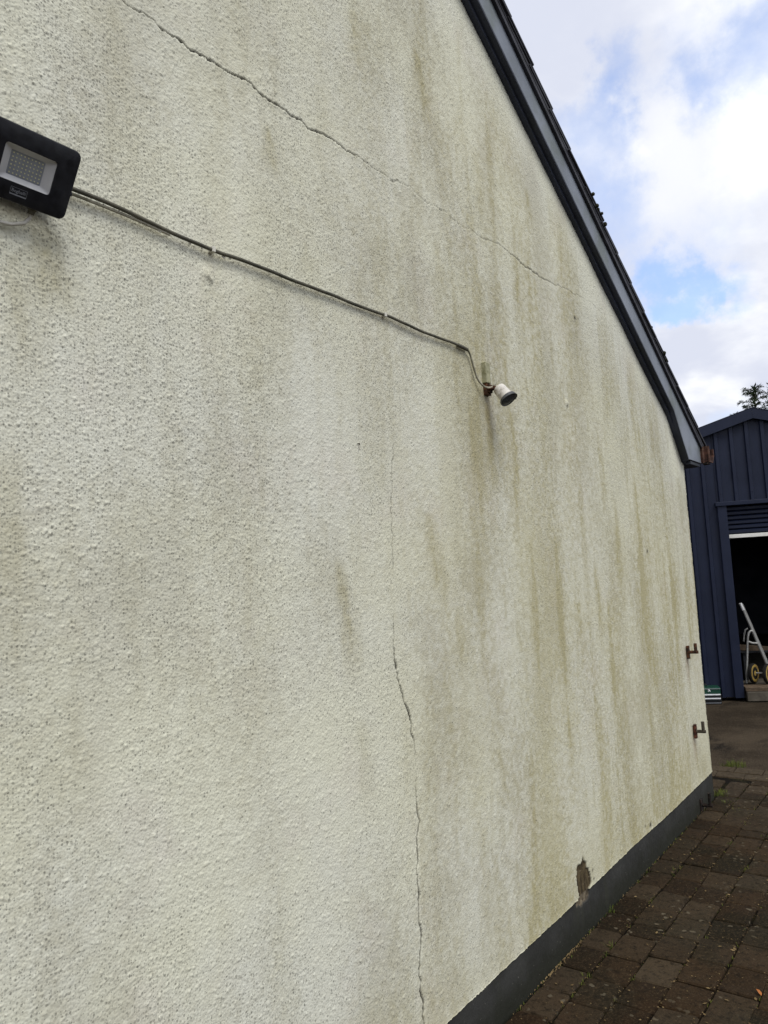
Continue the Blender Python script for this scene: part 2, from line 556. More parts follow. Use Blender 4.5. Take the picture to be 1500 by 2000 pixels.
M = dict(
    wall=mat_wall(), plinth=mat_plinth(), paver=mat_paver(), bed=mat_bed(), asphalt=mat_asphalt(),
    clad=mat_cladding(), bark=mat_bark(), rust=mat_rust(),
    rust_red=mat_rust('rusty_paint', (0.035, 0.013, 0.009), (0.15, 0.052, 0.028), 55),
    hook_grey=mat_rust('weathered_iron', (0.030, 0.024, 0.017), (0.085, 0.075, 0.055), 60),
    soot=mat_rust('blackened_iron', (0.006, 0.006, 0.005), (0.024, 0.014, 0.010), 50),
    barge=simple('grey_painted_board', (0.205, 0.230, 0.270), 0.6, 0, 0.3, 0.12, 4.0, (0.10, 0.12, 0.075), 0.5, 0.1),
    soffit=simple('dark_soffit_board', (0.036, 0.042, 0.062), 0.7, 0, 0.3, 0.25, 5.0, (0.03, 0.035, 0.03), 0.6),
    slate=simple('dark_fibre_slate', (0.045, 0.046, 0.056), 0.75, 0, 0.3, 0.35, 12.0, (0.03, 0.035, 0.02), 0.5),
    moss=mat_leaf('roof_moss', (0.010, 0.013, 0.006), (0.024, 0.026, 0.010)),
    gutter_highlight=mat_rust('rusty_gutter_highlight', (0.075, 0.038, 0.028), (0.20, 0.11, 0.08), 22),  # paler copy of the gutter rust, carries its highlights
    gutter=mat_rust('rusty_gutter', (0.032, 0.015, 0.011), (0.10, 0.042, 0.027), 22),
    black=simple('black_powder_coat', (0.011, 0.012, 0.016), 0.42, 0, 0.4, 0.3, 60.0, (0.06, 0.06, 0.055), 0.10),
    reflector=simple('grey_reflector', (0.60, 0.60, 0.60), 0.45, 0, 0.4, 0.05, 30.0, bump=0),
    ledboard=simple('led_board', (0.29, 0.31, 0.34), 0.5, 0, 0.4, 0.08, 40.0, bump=0),
    led=simple('led_phosphor', (0.80, 0.76, 0.42), 0.5, 0, 0.4, 0.1, 60.0, bump=0),
    print=simple('grey_print', (0.22, 0.23, 0.25), 0.6, 0, 0.3, 0.15, 80.0, bump=0),
    cable=simple('dirty_white_cable', (0.33, 0.31, 0.235), 0.6, 0, 0.35, 0.3, 25.0, (0.10, 0.095, 0.05), 0.75),
    cable_dark=simple('grimy_dark_cable', (0.105, 0.098, 0.070), 0.6, 0, 0.35, 0.3, 25.0, (0.04, 0.04, 0.025), 0.75),
    lead=simple('pale_grey_lead', (0.52, 0.50, 0.44), 0.55, 0, 0.35, 0.15, 25.0, (0.2, 0.19, 0.12), 0.5),
    clip=simple('white_cable_clip', (0.62, 0.60, 0.52), 0.6, 0, 0.3, 0.1, 60.0),
    block=simple('algae_stained_block', (0.34, 0.33, 0.21), 0.75, 0, 0.3, 0.25, 40.0, (0.12, 0.12, 0.05), 0.6),
    lampwhite=simple('flaking_white_paint', (0.66, 0.63, 0.58), 0.7, 0, 0.3, 0.1, 50.0, (0.24, 0.20, 0.16), 0.75, 0.4),
    lamprim=simple('dark_lamp_rim', (0.055, 0.058, 0.064), 0.5, 0, 0.4, 0.2, 60.0, (0.2, 0.2, 0.2), 0.4),
    lens=simple('dark_lamp_lens', (0.045, 0.052, 0.060), 0.25, 0, 0.5, 0.15, 60.0, bump=0),
    railwhite=simple('white_door_rail', (0.80, 0.79, 0.74), 0.5, 0, 0.4, 0.06, 10.0, bump=0),
    concrete=simple('shed_concrete', (0.105, 0.092, 0.072), 0.9, 0, 0.2, 0.3, 9.0, (0.07, 0.06, 0.045), 0.6, 0.5),
    timber=simple('weathered_timber', (0.115, 0.083, 0.055), 0.85, 0, 0.2, 0.35, 14.0, (0.06, 0.04, 0.025), 0.5, 0.4),
    inner=simple('unpainted_inner_lining', (0.02, 0.021, 0.024), 0.8, 0, 0.2, 0.2, 6.0, bump=0),
    alu=simple('dull_aluminium', (0.36, 0.36, 0.345), 0.5, 0.5, 0.5, 0.12, 30.0, (0.25, 0.24, 0.22), 0.5),
    yellow=simple('yellow_wheel_rim', (0.36, 0.25, 0.065), 0.5, 0, 0.4, 0.15, 30.0, (0.16, 0.09, 0.03), 0.7),
    rubber=simple('black_rubber', (0.014, 0.013, 0.012), 0.85, 0, 0.2, 0.2, 40.0),
    tbgreen=simple('dark_green_lacquer', (0.006, 0.045, 0.027), 0.35, 0, 0.5, 0.1, 10.0, bump=0),
    tbblack=simple('black_drawer_front', (0.010, 0.011, 0.012), 0.4, 0, 0.5, 0.1, 20.0, bump=0),
    silver=simple('bright_drawer_trim', (0.82, 0.83, 0.84), 0.35, 0.2, 0.5, 0.05, 20.0, bump=0),
    conifer=mat_leaf('conifer_foliage', (0.020, 0.036, 0.018), (0.055, 0.078, 0.034)),
    grass=mat_leaf('grass_blades', (0.07, 0.10, 0.015), (0.16, 0.17, 0.03)),
    dryleaf=mat_leaf('leaf_litter', (0.07, 0.042, 0.016), (0.22, 0.155, 0.07)),
    orange=mat_leaf('orange_leaf', (0.33, 0.11, 0.03), (0.42, 0.17, 0.05)),
)

# ------------------------------------------------------------------ numpy noise


def h2(ix, iy, seed):
    n = ix.astype(np.int32).view(np.uint32) * np.uint32(374761393)
    n += iy.astype(np.int32).view(np.uint32) * np.uint32(668265263)
    n += np.uint32((seed * 974711) & 0xFFFFFFFF)
    n ^= n >> np.uint32(13)
    n *= np.uint32(1274126177)
    n ^= n >> np.uint32(16)
    n *= np.uint32(2246822519)
    n ^= n >> np.uint32(15)
    n &= np.uint32(0xFFFFFF)
    return n.astype(np.float32) * np.float32(1.0 / 0xFFFFFF)


def vnoise(x, y, seed):
    ix, iy = np.floor(x), np.floor(y)
    fx, fy = (x - ix).astype(np.float32), (y - iy).astype(np.float32)
    fx = fx * fx * (3 - 2 * fx)
    fy = fy * fy * (3 - 2 * fy)
    a, b = h2(ix, iy, seed), h2(ix + 1, iy, seed)
    c, d = h2(ix, iy + 1, seed), h2(ix + 1, iy + 1, seed)
    return (a + (b - a) * fx) * (1 - fy) + (c + (d - c) * fx) * fy


def fbm(x, y, seed, octv=4, gain=0.5):
    s, a, t = 0.0, 1.0, 0.0
    for k in range(octv):
        s = s + a * vnoise(x * 2 ** k + 17.3 * k, y * 2 ** k - 9.1 * k, seed + 31 * k)
        t += a
        a *= gain
    return s / t


def sstep(v, lo, hi):
    t = np.clip((v - lo) / (hi - lo), 0, 1)
    return t * t * (3 - 2 * t)


def beads(x, y, cell, rmin, rmax, prob, seed):
    """stone chips thrown at the wall: (height 0..1 * radius, random id of the covering chip)"""
    gx, gy = np.floor(x / cell), np.floor(y / cell)
    best = np.zeros(x.shape, np.float32)
    ident = np.zeros(x.shape, np.float32)
    for dx in (-1, 0, 1):
        for dy in (-1, 0, 1):
            cx, cy = gx + dx, gy + dy
            px = (cx + h2(cx, cy, seed)) * cell
            py = (cy + h2(cx, cy, seed + 5)) * cell
            r = rmin + (rmax - rmin) * h2(cx, cy, seed + 9) ** 2
            keep = h2(cx, cy, seed + 13) < prob
            st = 0.8 + 0.5 * h2(cx, cy, seed + 21)
            d2 = (((x - px) * st) ** 2 + ((y - py) / st) ** 2) / (r * r)
            hgt = np.where(keep, np.clip(1 - d2, 0, 1) ** 0.75 * r, 0).astype(np.float32)
            up = hgt > best
            best = np.where(up, hgt, best)
            ident = np.where(up, h2(cx, cy, seed + 17), ident)
    return best, ident


def polydist(x, z, pts, reach=0.12):
    xa = [p[0] for p in pts]
    za = [p[1] for p in pts]
    near = (x > min(xa) - reach) & (x < max(xa) + reach) & (z > min(za) - reach) & (z < max(za) + reach)
    dfull = np.full(x.shape, 9.0, np.float32)
    sfull = np.zeros(x.shape, np.float32)
    dfull[near], sfull[near] = polydist_in(x[near], z[near], pts)
    return dfull, sfull


def polydist_in(x, z, pts):
    d = np.full(x.shape, 9.0, np.float32)
    side = np.zeros(x.shape, np.float32)
    for (x0, z0), (x1, z1) in zip(pts[:-1], pts[1:]):
        dx, dz = x1 - x0, z1 - z0
        l2 = dx * dx + dz * dz + 1e-12
        t = np.clip(((x - x0) * dx + (z - z0) * dz) / l2, 0, 1)
        ex, ez = x - (x0 + t * dx), z - (z0 + t * dz)
        dd = np.sqrt(ex * ex + ez * ez)
        up = dd < d
        d = np.where(up, dd, d)
        side = np.where(up, np.sign(dx * (z - z0) - dz * (x - x0)), side)
    return d, side


CRACK_A = [(0.80, 2.985), (0.9, 3.0), [1.0, 2.997], [1.049, 2.995], [1.074, 3.003], [1.115, 2.997], [1.161, 2.994], [1.205, 2.992], [1.25, 2.985], [1.276, 2.991], [1.328, 2.991], [1.374, 3.001], [1.403, 3.007], [1.455, 3.002], [1.501, 2.994], [1.56, 3.0], [1.596, 2.994], [1.629, 2.993], [1.661, 2.99], [1.71, 2.999], [1.771, 2.998], [1.834, 2.999], [1.9, 2.998], [1.983, 2.998], [2.055, 3.001], [2.091, 3.001], [2.115, 2.997], [2.179, 3.01], [2.228, 3.014], [2.328, 3.001], [2.399, 3.004], [2.474, 3.011], [2.55, 3.001], [2.651, 3.007], [2.758, 3.008], [2.859, 3.024], [2.968, 3.028], [3.091, 3.015], [3.151, 3.005], [3.217, 3.015], [3.294, 3.008], [3.434, 3.013], [3.578, 3.029], [3.745, 3.04], [3.962, 3.057], [4.15, 3.041], [4.32, 3.067]]
CRACK_B = [[2.03, 2.60], [2.05, 2.45], [2.062, 2.32], [2.076, 2.191], [2.057, 2.117], [2.025, 2.027], [2.011, 1.977], [2.006, 1.953], [1.996, 1.821], [1.99, 1.72], [1.982, 1.637], [1.971, 1.523], [1.967, 1.426], [1.97, 1.345], [1.979, 1.287], [1.997, 1.245], [2.011, 1.21], [2.019, 1.177], [2.036, 1.149], [2.042, 1.1], [2.05, 1.064], [2.049, 0.993], [2.051, 0.961], [2.048, 0.897], [2.052, 0.832], [2.037, 0.773], [2.026, 0.698], [2.027, 0.62], [2.02, 0.53], [2.029, 0.48], [2.015, 0.425], [2.004, 0.376], [2.008, 0.336], [2.016, 0.28], [2.019, 0.226]]
PATCH = [[3.298, 0.327], [3.309, 0.31], [3.338, 0.29], [3.338, 0.268], [3.36, 0.257], [3.369, 0.229], [3.383, 0.202], [3.383, 0.182], [3.344, 0.179], [3.34, 0.14], [3.305, 0.129], [3.258, 0.131], [3.209, 0.141], [3.205, 0.167], [3.226, 0.177], [3.221, 0.197], [3.216, 0.232], [3.216, 0.266], [3.229, 0.286], [3.228, 0.3], [3.256, 0.305], [3.273, 0.295], [3.29, 0.312]]
# x0, z0, x1, z1, half width, strength
STREAKS = [(1.71, 1.68, 1.765, 1.33, 0.040, 0.85), (3.248, 1.565, 3.27, 1.10, 0.030, 0.8), (3.724, 1.65, 3.75, 1.20, 0.035, 0.6),
           (4.46, 2.20, 4.43, 1.15, 0.045, 0.65), (2.69, 2.32, 2.71, 1.98, 0.035, 0.9), (2.555, 2.28, 2.56, 1.96, 0.028, 0.6),
           (2.32, 3.62, 2.37, 3.36, 0.040, 0.7), (1.496, 2.92, 1.509, 2.77, 0.025, 0.7), (1.945, 3.54, 1.945, 3.35, 0.03, 0.45),
           (2.37, 2.88, 2.39, 2.66, 0.03, 0.5), (3.24, 3.43, 3.26, 3.22, 0.04, 0.6), (2.21, 1.83, 2.28, 1.50, 0.06, 0.6),
           (4.39, 0.90, 4.38, 0.50, 0.04, 0.55), (0.82, 2.38, 0.84, 2.20, 0.05, 0.75), (0.76, 2.30, 0.775, 2.05, 0.04, 0.4),
           (3.90, 1.50, 3.85, 0.84, 0.05, 0.5), (2.60, 0.97, 2.63, 0.72, 0.03, 0.35), (2.365, 1.50, 2.373, 1.25, 0.05, 0.45),
           (3.62, 2.10, 3.61, 1.38, 0.04, 0.5), (4.80, 1.9, 4.78, 1.1, 0.05, 0.4), (5.02, 1.7, 5.02, 0.7, 0.05, 0.35),
           (4.10, 2.0, 4.10, 1.3, 0.05, 0.45), (1.78, 1.20, 1.80, 0.9, 0.06, 0.3), (5.235, 0.97, 5.235, 0.72, 0.02, 0.5),
           (5.235, 0.45, 5.235, 0.2, 0.02, 0.45), (2.9, 2.3, 2.92, 1.9, 0.03, 0.35), (3.05, 3.2, 3.07, 2.8, 0.04, 0.4),
           (2.75, 3.4, 2.78, 3.0, 0.05, 0.45), (0.74, 1.9, 0.75, 1.5, 0.05, 0.35)]


def soffit_z(x):
    """height of the underside of the verge above wall position x"""
    l = 4.058 - 0.578 * (x - 2.75)
    k1 = 2.618 - 0.93 * (x - 5.235)
    k2 = 2.456 - 1.16 * (x - 5.412)
    return np.minimum(l, np.minimum(k1, k2))


def inside(x, z, poly):
    c = np.zeros(x.shape, bool)
    n = len(poly)
    for i in range(n):
        x0, z0 = poly[i]
        x1, z1 = poly[(i + 1) % n]
        cond = ((z0 > z) != (z1 > z))
        with np.errstate(divide='ignore', invalid='ignore'):
            xi = (x1 - x0) * (z - z0) / (z1 - z0 + 1e-12) + x0
        c ^= cond & (x < xi)
    return c


def render_height(x, z):
    """relief of the roughcast (metres, outwards) and its soiling masks"""
    wx = x + 0.02 * (vnoise(x * 7, z * 7, 3) - 0.5)
    wz = z + 0.02 * (vnoise(x * 7, z * 7, 4) - 0.5)
    dens = fbm(x * 2.2, z * 2.2, 77, 3)
    b1, i1 = beads(wx, wz, 0.0145, 0.0024, 0.0050, 0.80, 101)
    b2, i2 = beads(wx, wz, 0.0080, 0.0018, 0.0032, 0.70, 202)
    rip = fbm(wx * 46 + wz * 9, wz * 75 - wx * 14, 55, 2)
    und = fbm(x * 9, z * 9, 66, 3)
    big = fbm(x * 1.3, z * 1.3, 67, 2)
    h = 0.48 * b1 * (0.55 + 0.9 * dens) + 0.36 * b2 + 0.0009 * rip + 0.0017 * und + 0.012 * (big - 0.5)
    return h, b1, i1, b2, i2, dens


def masks(x, z, b1, i1, b2, i2):
    top = soffit_z(x)
    below = top - z
    # grime: soft blotches with vertical wash marks; clean strip under the verge
    v1 = fbm(x * 6.0, z * 1.3, 301, 4)
    v2 = fbm(x * 2.2, z * 1.9, 302, 4)
    fine = fbm(x * 60, z * 60, 303, 2)
    gr = sstep(v1 * 0.40 + v2 * 0.60 + 0.22 * (fine - 0.5), 0.42, 0.74)
    clean = sstep(below + 0.12 * (v1 - 0.5), 0.02, 0.34)
    grime = (0.30 + 0.14 * sstep(x, 1.4, 2.4)) * gr * (0.25 + 0.75 * clean)
    # algae: yellow green wash towards the far corner and lower wall
    a1 = fbm(x * 5.0, z * 0.7, 311, 4)
    a2 = fbm(x * 1.3, z * 1.0, 312, 3)
    zone = 0.30 + 0.62 * sstep(x, 1.6, 3.4)
    al = 0.72 * sstep(a1 * 0.6 + a2 * 0.4 + 0.2 * (fine - 0.5), 0.36, 0.76) * zone * clean
    al += (0.20 * sstep(x, 1.2, 2.2) + 0.36 * sstep(x, 2.0, 3.8)) * sstep(below, 0.05, 0.8) * (0.7 + 0.6 * (fine - 0.5))
    al += 0.30 * sstep(z, 0.55, 0.18) * (0.5 + a1)
    al += 0.20 * sstep(x, 1.25, 0.7) * sstep(fbm(x * 4, z * 2, 313, 3), 0.42, 0.7)
    thin = sstep(fbm(x * 15, z * 1.9, 315, 3) + 0.5 * (fbm(x * 3, z * 1.5, 316, 2) - 0.5), 0.52, 0.74)
    thin = thin * (0.10 + 0.17 * sstep(x, 1.6, 3.0)) * clean * (0.6 + 0.8 * fine)
    al += thin
    st = np.zeros_like(x, dtype=np.float32)
    wob = 0.03 * (fbm(x * 20, z * 6, 320, 2) - 0.5)
    tex = 0.45 + 0.9 * fbm(x * 70, z * 35, 321, 2)
    for (x0, z0, x1, z1, hw, s) in STREAKS:
        c0, c1 = np.searchsorted(x[0], [min(x0, x1) - 4 * hw, max(x0, x1) + 4 * hw])
        xx, zz2 = x[:, c0:c1], z[:, c0:c1]
        t = (z0 - zz2) / (z0 - z1)
        cxs = x0 + (x1 - x0) * np.clip(t, 0, 1.3)
        lat = (xx - cxs + wob[:, c0:c1]) / (hw * (0.5 + 0.6 * np.clip(t, 0, 1)))
        w = np.exp(-lat * lat) * sstep(t, -0.05, 0.18) * sstep(t, 1.25, 0.55)
        st[:, c0:c1] = np.maximum(st[:, c0:c1], w * s * tex[:, c0:c1])
    algae = np.clip(0.64 * al + 0.50 * st, 0, 0.75)
    grime = np.clip(grime + 0.28 * st + 0.35 * thin, 0, 0.75)
    # patches of mouldy and painted-shade specks (the specks themselves are in the material)
    p = fbm(x * 3.1, z * 2.0, 331, 4)
    hi = 0.45 + 0.55 * sstep(z, 1.5, 2.7)
    mould_shade = np.clip(sstep(p, 0.32, 0.68) * hi * (0.3 + 0.7 * clean) + 0.18 * hi, 0, 1)
    return grime, algae, mould_shade


def grid_mesh(name, X, Y, Z, attrs, mat):
    nr, nc = X.shape
    co = np.stack([X, Y, Z], -1).reshape(-1, 3).astype(np.float32)
    idx = np.arange(nr * nc, dtype=np.int32).reshape(nr, nc)
    q = np.stack([idx[:-1, :-1], idx[:-1, 1:], idx[1:, 1:], idx[1:, :-1]], -1).reshape(-1, 4)
    me = bpy.data.meshes.new(name)
    me.vertices.add(len(co))
    me.vertices.foreach_set('co', co.ravel())
    me.loops.add(q.size)
    me.loops.foreach_set('vertex_index', q.ravel())
    me.polygons.add(len(q))
    me.polygons.foreach_set('loop_start', np.arange(0, q.size, 4, dtype=np.int32))
    me.polygons.foreach_set('loop_total', np.full(len(q), 4, np.int32))
    me.polygons.foreach_set('use_smooth', np.ones(len(q), bool))
    me.update(calc_edges=True)
    for k, a in attrs.items():
        at = me.attributes.new(k, 'FLOAT', 'POINT')
        at.data.foreach_set('value', np.ascontiguousarray(a, np.float32).ravel())
    me.materials.append(mat)
    return me


# ================================================================== SETTING
g = MB()
g.add([(-150, -150, -0.03), (250, -150, -0.03), (250, 150, -0.03), (-150, 150, -0.03)], [(0, 1, 2, 3)])
tag(g.build('yard', M['asphalt']), 'dark worn tarmac yard in front of the navy shed', kind='structure')

# ================================================================== HOUSE
XC = 5.578                 # far corner of the gable wall
ZP = 0.172                 # top of the plinth
house = thing('house', 'cream roughcast house gable with grey verge board and dark plinth', 'house', (0, 0, 0))

# gable wall: one relief mesh, dense where the photograph shows it
xs = [0.25]
while xs[-1] < XC - 0.022:
    d = math.hypot(max(xs[-1], 0.7), 1.44)
    xs.append(xs[-1] + 0.0024 * (d / 1.6) ** 0.80 * (1.8 if xs[-1] < 0.62 else 1.0))
xs = np.array(xs + [XC - 0.017, XC - 0.012, XC - 0.008, XC - 0.004, XC - 0.001, XC, XC])
NC = len(xs)
zlo = np.maximum(ZP, 0.848 - 0.478 * (xs - 0.715) - 0.10)
ztop = soffit_z(xs) + 0.03
zhi = np.minimum(ztop, 2.825 + 0.62 * (xs - 0.735) + 0.10)
zlo = np.minimum(zlo, zhi - 0.3)
nl, nm, nh = 70, 900, 60
cols = []
tl, tm, th = np.linspace(0, 1, nl, endpoint=False), np.linspace(0, 1, nm, endpoint=False), np.linspace(0, 1, nh)
Z = np.concatenate([ZP + tl[:, None] * (zlo - ZP)[None], zlo[None] + tm[:, None] * (zhi - zlo)[None],
                    zhi[None] + th[:, None] * (ztop - zhi)[None]], 0)
Z = Z.astype(np.float32)
X = np.repeat(xs[None], Z.shape[0], 0).astype(np.float32)
print('wall grid', X.shape)
h, b1, i1, b2, i2, dens = render_height(X, Z)
grime, algae, mould_shade = masks(X, Z, b1, i1, b2, i2)
# cracks
jx = X + 0.007 * (vnoise(X * 90, Z * 90, 401) - 0.5) + 0.012 * (vnoise(X * 28, Z * 28, 402) - 0.5)
jz = Z + 0.007 * (vnoise(X * 90, Z * 90, 403) - 0.5) + 0.012 * (vnoise(X * 28, Z * 28, 404) - 0.5)
dA, sA = polydist(jx, jz, CRACK_A)
dB, sB = polydist(jx, jz, CRACK_B)
wA = (0.0012 + 0.0018 * np.exp(-((X - 1.52) / 0.35) ** 2) + 0.0008 * (vnoise(X * 12, Z * 2, 410) - 0.5)) * np.where(X > 2.9, 0.85, 1.0)
wA = wA * 1.0
fade = sstep(vnoise(Z * 9, Z * 0, 411), 0.28, 0.5) * (0.35 + 0.65 * sstep(Z, 1.42, 1.28))
wB = 0.0026 * fade * (0.7 + 0.6 * vnoise(Z * 25, Z * 0, 412))
pix = np.hypot(X, 1.44) * 0.00052
ampA = (0.60 + 0.35 * vnoise(X * 6, X * 0, 416) + 0.3 * np.exp(-((X - 1.5) / 0.4) ** 2)) * (1 - 0.45 * sstep(X, 1.8, 2.6)) * (1 - 0.7 * sstep(X, 3.3, 4.1))
ampA = np.clip(ampA + 0.35 * np.exp(-((X - 3.2) / 0.12) ** 2), 0, 1)
crA = sstep(dA, wA * 0.85 + pix * 1.6, wA * 0.3 + pix * 0.6) * ampA
crB = sstep(dB, wB * 0.85 + pix * 1.5, wB * 0.3 + pix * 0.55) * np.clip(wB / 0.0016, 0, 1) * (1 - 0.25 * sstep(Z, 1.28, 1.42)) * (1 - 0.5 * sstep(Z, 1.95, 2.15))
cr = np.maximum(crA, crB)
h = h - 0.006 * cr
h = h + 0.0026 * np.where(sA < 0, np.exp(-dA / 0.016), 0) * sstep(X, 3.4, 2.4)
smooth_band = np.exp(-(dA / 0.035) ** 2) * 0.5 + np.exp(-(dB / 0.03) ** 2) * 0.4
mould_shade = mould_shade * (1 - smooth_band)
grime = grime * (1 - 0.5 * smooth_band)
# lost render at the foot of the wall
pj = inside(X + 0.008 * (vnoise(X * 90, Z * 90, 421) - 0.5), Z + 0.012 * (vnoise(X * 90, Z * 60, 422) - 0.5), PATCH)
patch = pj.astype(np.float32)
h = np.where(pj, -0.008 + 0.006 * fbm(X * 60, Z * 30, 423, 3), h)
# nail, plug of filler, small blobs, chipped arris
for (bx, bz, br, bh) in ((1.25, 2.396, 0.012, 0.007), (1.262, 2.385, 0.008, 0.005), (3.527, 2.422, 0.014, 0.010), (3.721, 2.917, 0.008, 0.003)):
    h = h + bh * np.exp(-(((X - bx) / br) ** 2 + ((Z - bz) / br) ** 2))
dot = np.zeros_like(h)
for (bx, bz, br) in ((4.577, 1.685, 0.010), (3.722, 2.905, 0.009), (3.40, 0.235, 0.006), (3.405, 0.195, 0.005), (4.15, 0.215, 0.006), (4.23, 0.20, 0.012)):
    dot = np.maximum(dot, np.exp(-(((X - bx) / (br * 1.3)) ** 2 + ((Z - bz) / br) ** 2)))
rust = np.zeros_like(h)
for (bx, bz) in ((5.215, 1.02), (5.215, 0.51), (2.715, 2.34)):
    rust = np.maximum(rust, (0.5 if bx > 3 else 0.22) * np.exp(-((X - bx) / 0.035) ** 2) * sstep(Z, bz + 0.06, bz) * sstep(Z, bz - 0.28, bz - 0.04) * (0.4 + 0.9 * fbm(X * 40, Z * 20, 431, 3)))
crack = np.clip(np.maximum(cr, dot), 0, 1)
# bottom drip edge and rounded far arris
edge = np.clip((Z - ZP) / 0.012, 0, 1)
h = np.where(pj, h, h + 0.002 * np.exp(-(Z - ZP) / 0.02))
Zs = Z + np.where(Z < ZP + 0.0005, 0.006 * (fbm(X * 40, X * 0, 441, 3) - 0.5), 0)
rr = np.clip((X - (XC - 0.012)) / 0.012, 0, 1)
arris = 0.011 * (1 - np.sqrt(np.clip(1 - rr * rr, 0, 1)))
chip = np.zeros_like(h)
for cz, cs in ((1.082, 0.012), (0.563, 0.015), (1.6, 0.008), (2.0, 0.006)):
    chip = np.maximum(chip, np.exp(-((Z - cz) / cs) ** 2))
xs_off = 0.006 * (fbm(X * 0 + 3, Z * 45, 451, 3) - 0.5) - 0.012 * chip
Xs = X + np.where(X > XC - 0.03, xs_off * np.clip((X - XC + 0.03) / 0.03, 0, 1), 0)
Y = -h + arris - 0.004
Y[:, -1] = 0.03            # turns the corner
Y[0, :] = 0.012            # turns under at the drip edge
me = grid_mesh('gable_wall', Xs, Y, Zs, dict(grime=grime, algae=algae, mould_shade=mould_shade, crack=crack, patch=patch, rust=rust), M['wall'])
link('gable_wall', me, house)
del X, Y, Z, h, b1, i1, b2, i2, dens, dA, dB, sA, sB, Xs, Zs

# the rest of the house shell
RX, RZ = 1.30, 4.058 + 0.578 * (2.75 - 1.30)      # ridge
LX = -3.0
w = MB()
w.prism([(0.26, ZP), (0.26, RZ - 0.578 * (1.30 - 0.26)), (LX, RZ - 0.578 * (1.30 - LX)), (LX, ZP)], 'y', -0.012, 0.20)
w.build('gable_wall', M['wall'], house)
w = MB()
w.box(XC - 0.22, XC - 0.002, 0.022, 7.0, ZP, 2.42)
w.build('side_wall', M['wall'], house)
w = MB()
w.box(LX, LX + 0.2, 0.205, 7.0, ZP, 2.3)
w.build('side_wall', M['wall'], house)
w = MB()
w.prism([(0.25, ZP), (XC - 0.24, ZP), (XC - 0.24, 2.4), (RX, RZ), (0.25, RZ - 0.6)], 'y', 0.06, 0.2)
w.build('wall_core', M['wall'], house)
w = MB()
w.prism([(LX + 0.21, ZP), (XC - 0.23, ZP), (XC - 0.23, 2.40), (RX, RZ), (LX + 0.21, 2.2)], 'y', 6.8, 7.0)
w.build('gable_wall', M['wall'], house)

# plinth, set back a little under the drip edge; its front broken where the render fell off
xsp = np.concatenate([np.linspace(-3.0, 1.2, 60), np.arange(1.2, 5.574, 0.0065), [5.574, 5.574]])
zsp = np.concatenate([[-0.05], np.linspace(-0.03, ZP + 0.004, 44), [ZP + 0.004]])
Xp, Zp = np.meshgrid(xsp, zsp)
hp = 0.0022 * fbm(Xp * 70, Zp * 70, 501, 3) + 0.006 * fbm(Xp * 6, Zp * 6, 502, 2)
pjp = inside(Xp + 0.014 * (vnoise(Xp * 70, Zp * 70, 503) - 0.5), Zp + 0.016 * (vnoise(Xp * 60, Zp * 60, 504) - 0.5), PATCH)
hp = np.where(pjp, -0.010 + 0.008 * fbm(Xp * 60, Zp * 40, 505, 3), hp)
Yp = -hp + 0.003
Yp[-1, :] = 0.03
Yp[:, -1] = 0.05
me = grid_mesh('plinth', Xp, Yp, Zp, dict(patch=pjp.astype(np.float32)), M['plinth'])
pt = M['plinth'].node_tree
a = pt.nodes.new('ShaderNodeAttribute')
a.attribute_name = 'patch'
mx = pt.nodes.new('ShaderNodeMix')
mx.data_type = 'RGBA'
src = pt.nodes['Principled BSDF'].inputs['Base Color'].links[0].from_socket
pt.links.new(a.outputs['Fac'], mx.inputs['Factor'])
pt.links.new(src, mx.inputs['A'])
nz = pt.nodes.new('ShaderNodeTexNoise')
nz.inputs['Scale'].default_value = 35
cr_ = pt.nodes.new('ShaderNodeValToRGB')
cr_.color_ramp.elements[0].color = (0.06, 0.045, 0.03, 1)
cr_.color_ramp.elements[0].position = 0.40
cr_.color_ramp.elements[1].color = (0.20, 0.165, 0.11, 1)
cr_.color_ramp.elements[1].position = 0.66
gp = pt.nodes.new('ShaderNodeNewGeometry')
pt.links.new(gp.outputs['Position'], nz.inputs['Vector'])
pt.links.new(nz.outputs['Fac'], cr_.inputs['Fac'])
pt.links.new(cr_.outputs['Color'], mx.inputs['B'])
pt.links.new(mx.outputs['Result'], pt.nodes['Principled BSDF'].inputs['Base Color'])
link('plinth', me, house)
w = MB()
w.box(XC - 0.2, XC - 0.006, 0.045, 7.0, -0.05, ZP)
w.build('plinth', M['plinth'], house)

# verge: soffit strip, grey board with boxed end, slates on top
OV = 0.062


def sz(x):
    return float(soffit_z(np.array([x]))[0])


def lz(x):
    return 4.058 - 0.578 * (x - 2.75)


s = MB()
sx = [RX, 2.0, 3.0, 4.0, 5.0, 5.235, 5.412, 5.545]
lo = [(x, sz(x) if x > RX else lz(RX)) for x in sx]
fr = [(x, lz(x)) for x in (RX, 2.0, 3.0, 4.0, 5.0, 5.228)] + [(5.368, 2.452), (5.489, 2.315)]
n8 = len(lo)
vs = [(x, 0.05, z) for x, z in lo] + [(x, -OV + 0.001, z) for x, z in fr]
vs += [(x, 0.05, z + 0.007) for x, z in lo] + [(x, -OV + 0.001, z + 0.007) for x, z in fr]
fs = []
for i in range(n8 - 1):
    fs += [(i, i + 1, n8 + i + 1, n8 + i), (2 * n8 + i, 3 * n8 + i, 3 * n8 + i + 1, 2 * n8 + i + 1),
           (n8 + i, n8 + i + 1, 3 * n8 + i + 1, 3 * n8 + i), (i + 1, i, 2 * n8 + i, 2 * n8 + i + 1)]
fs += [(0, n8, 3 * n8, 2 * n8), (n8 - 1, 3 * n8 - 1, 4 * n8 - 1, 2 * n8 - 1)]
s.add(vs, fs)
s.build('soffit', M['soffit'], house)
s = MB()         # dark scribe moulding in the angle between soffit and wall
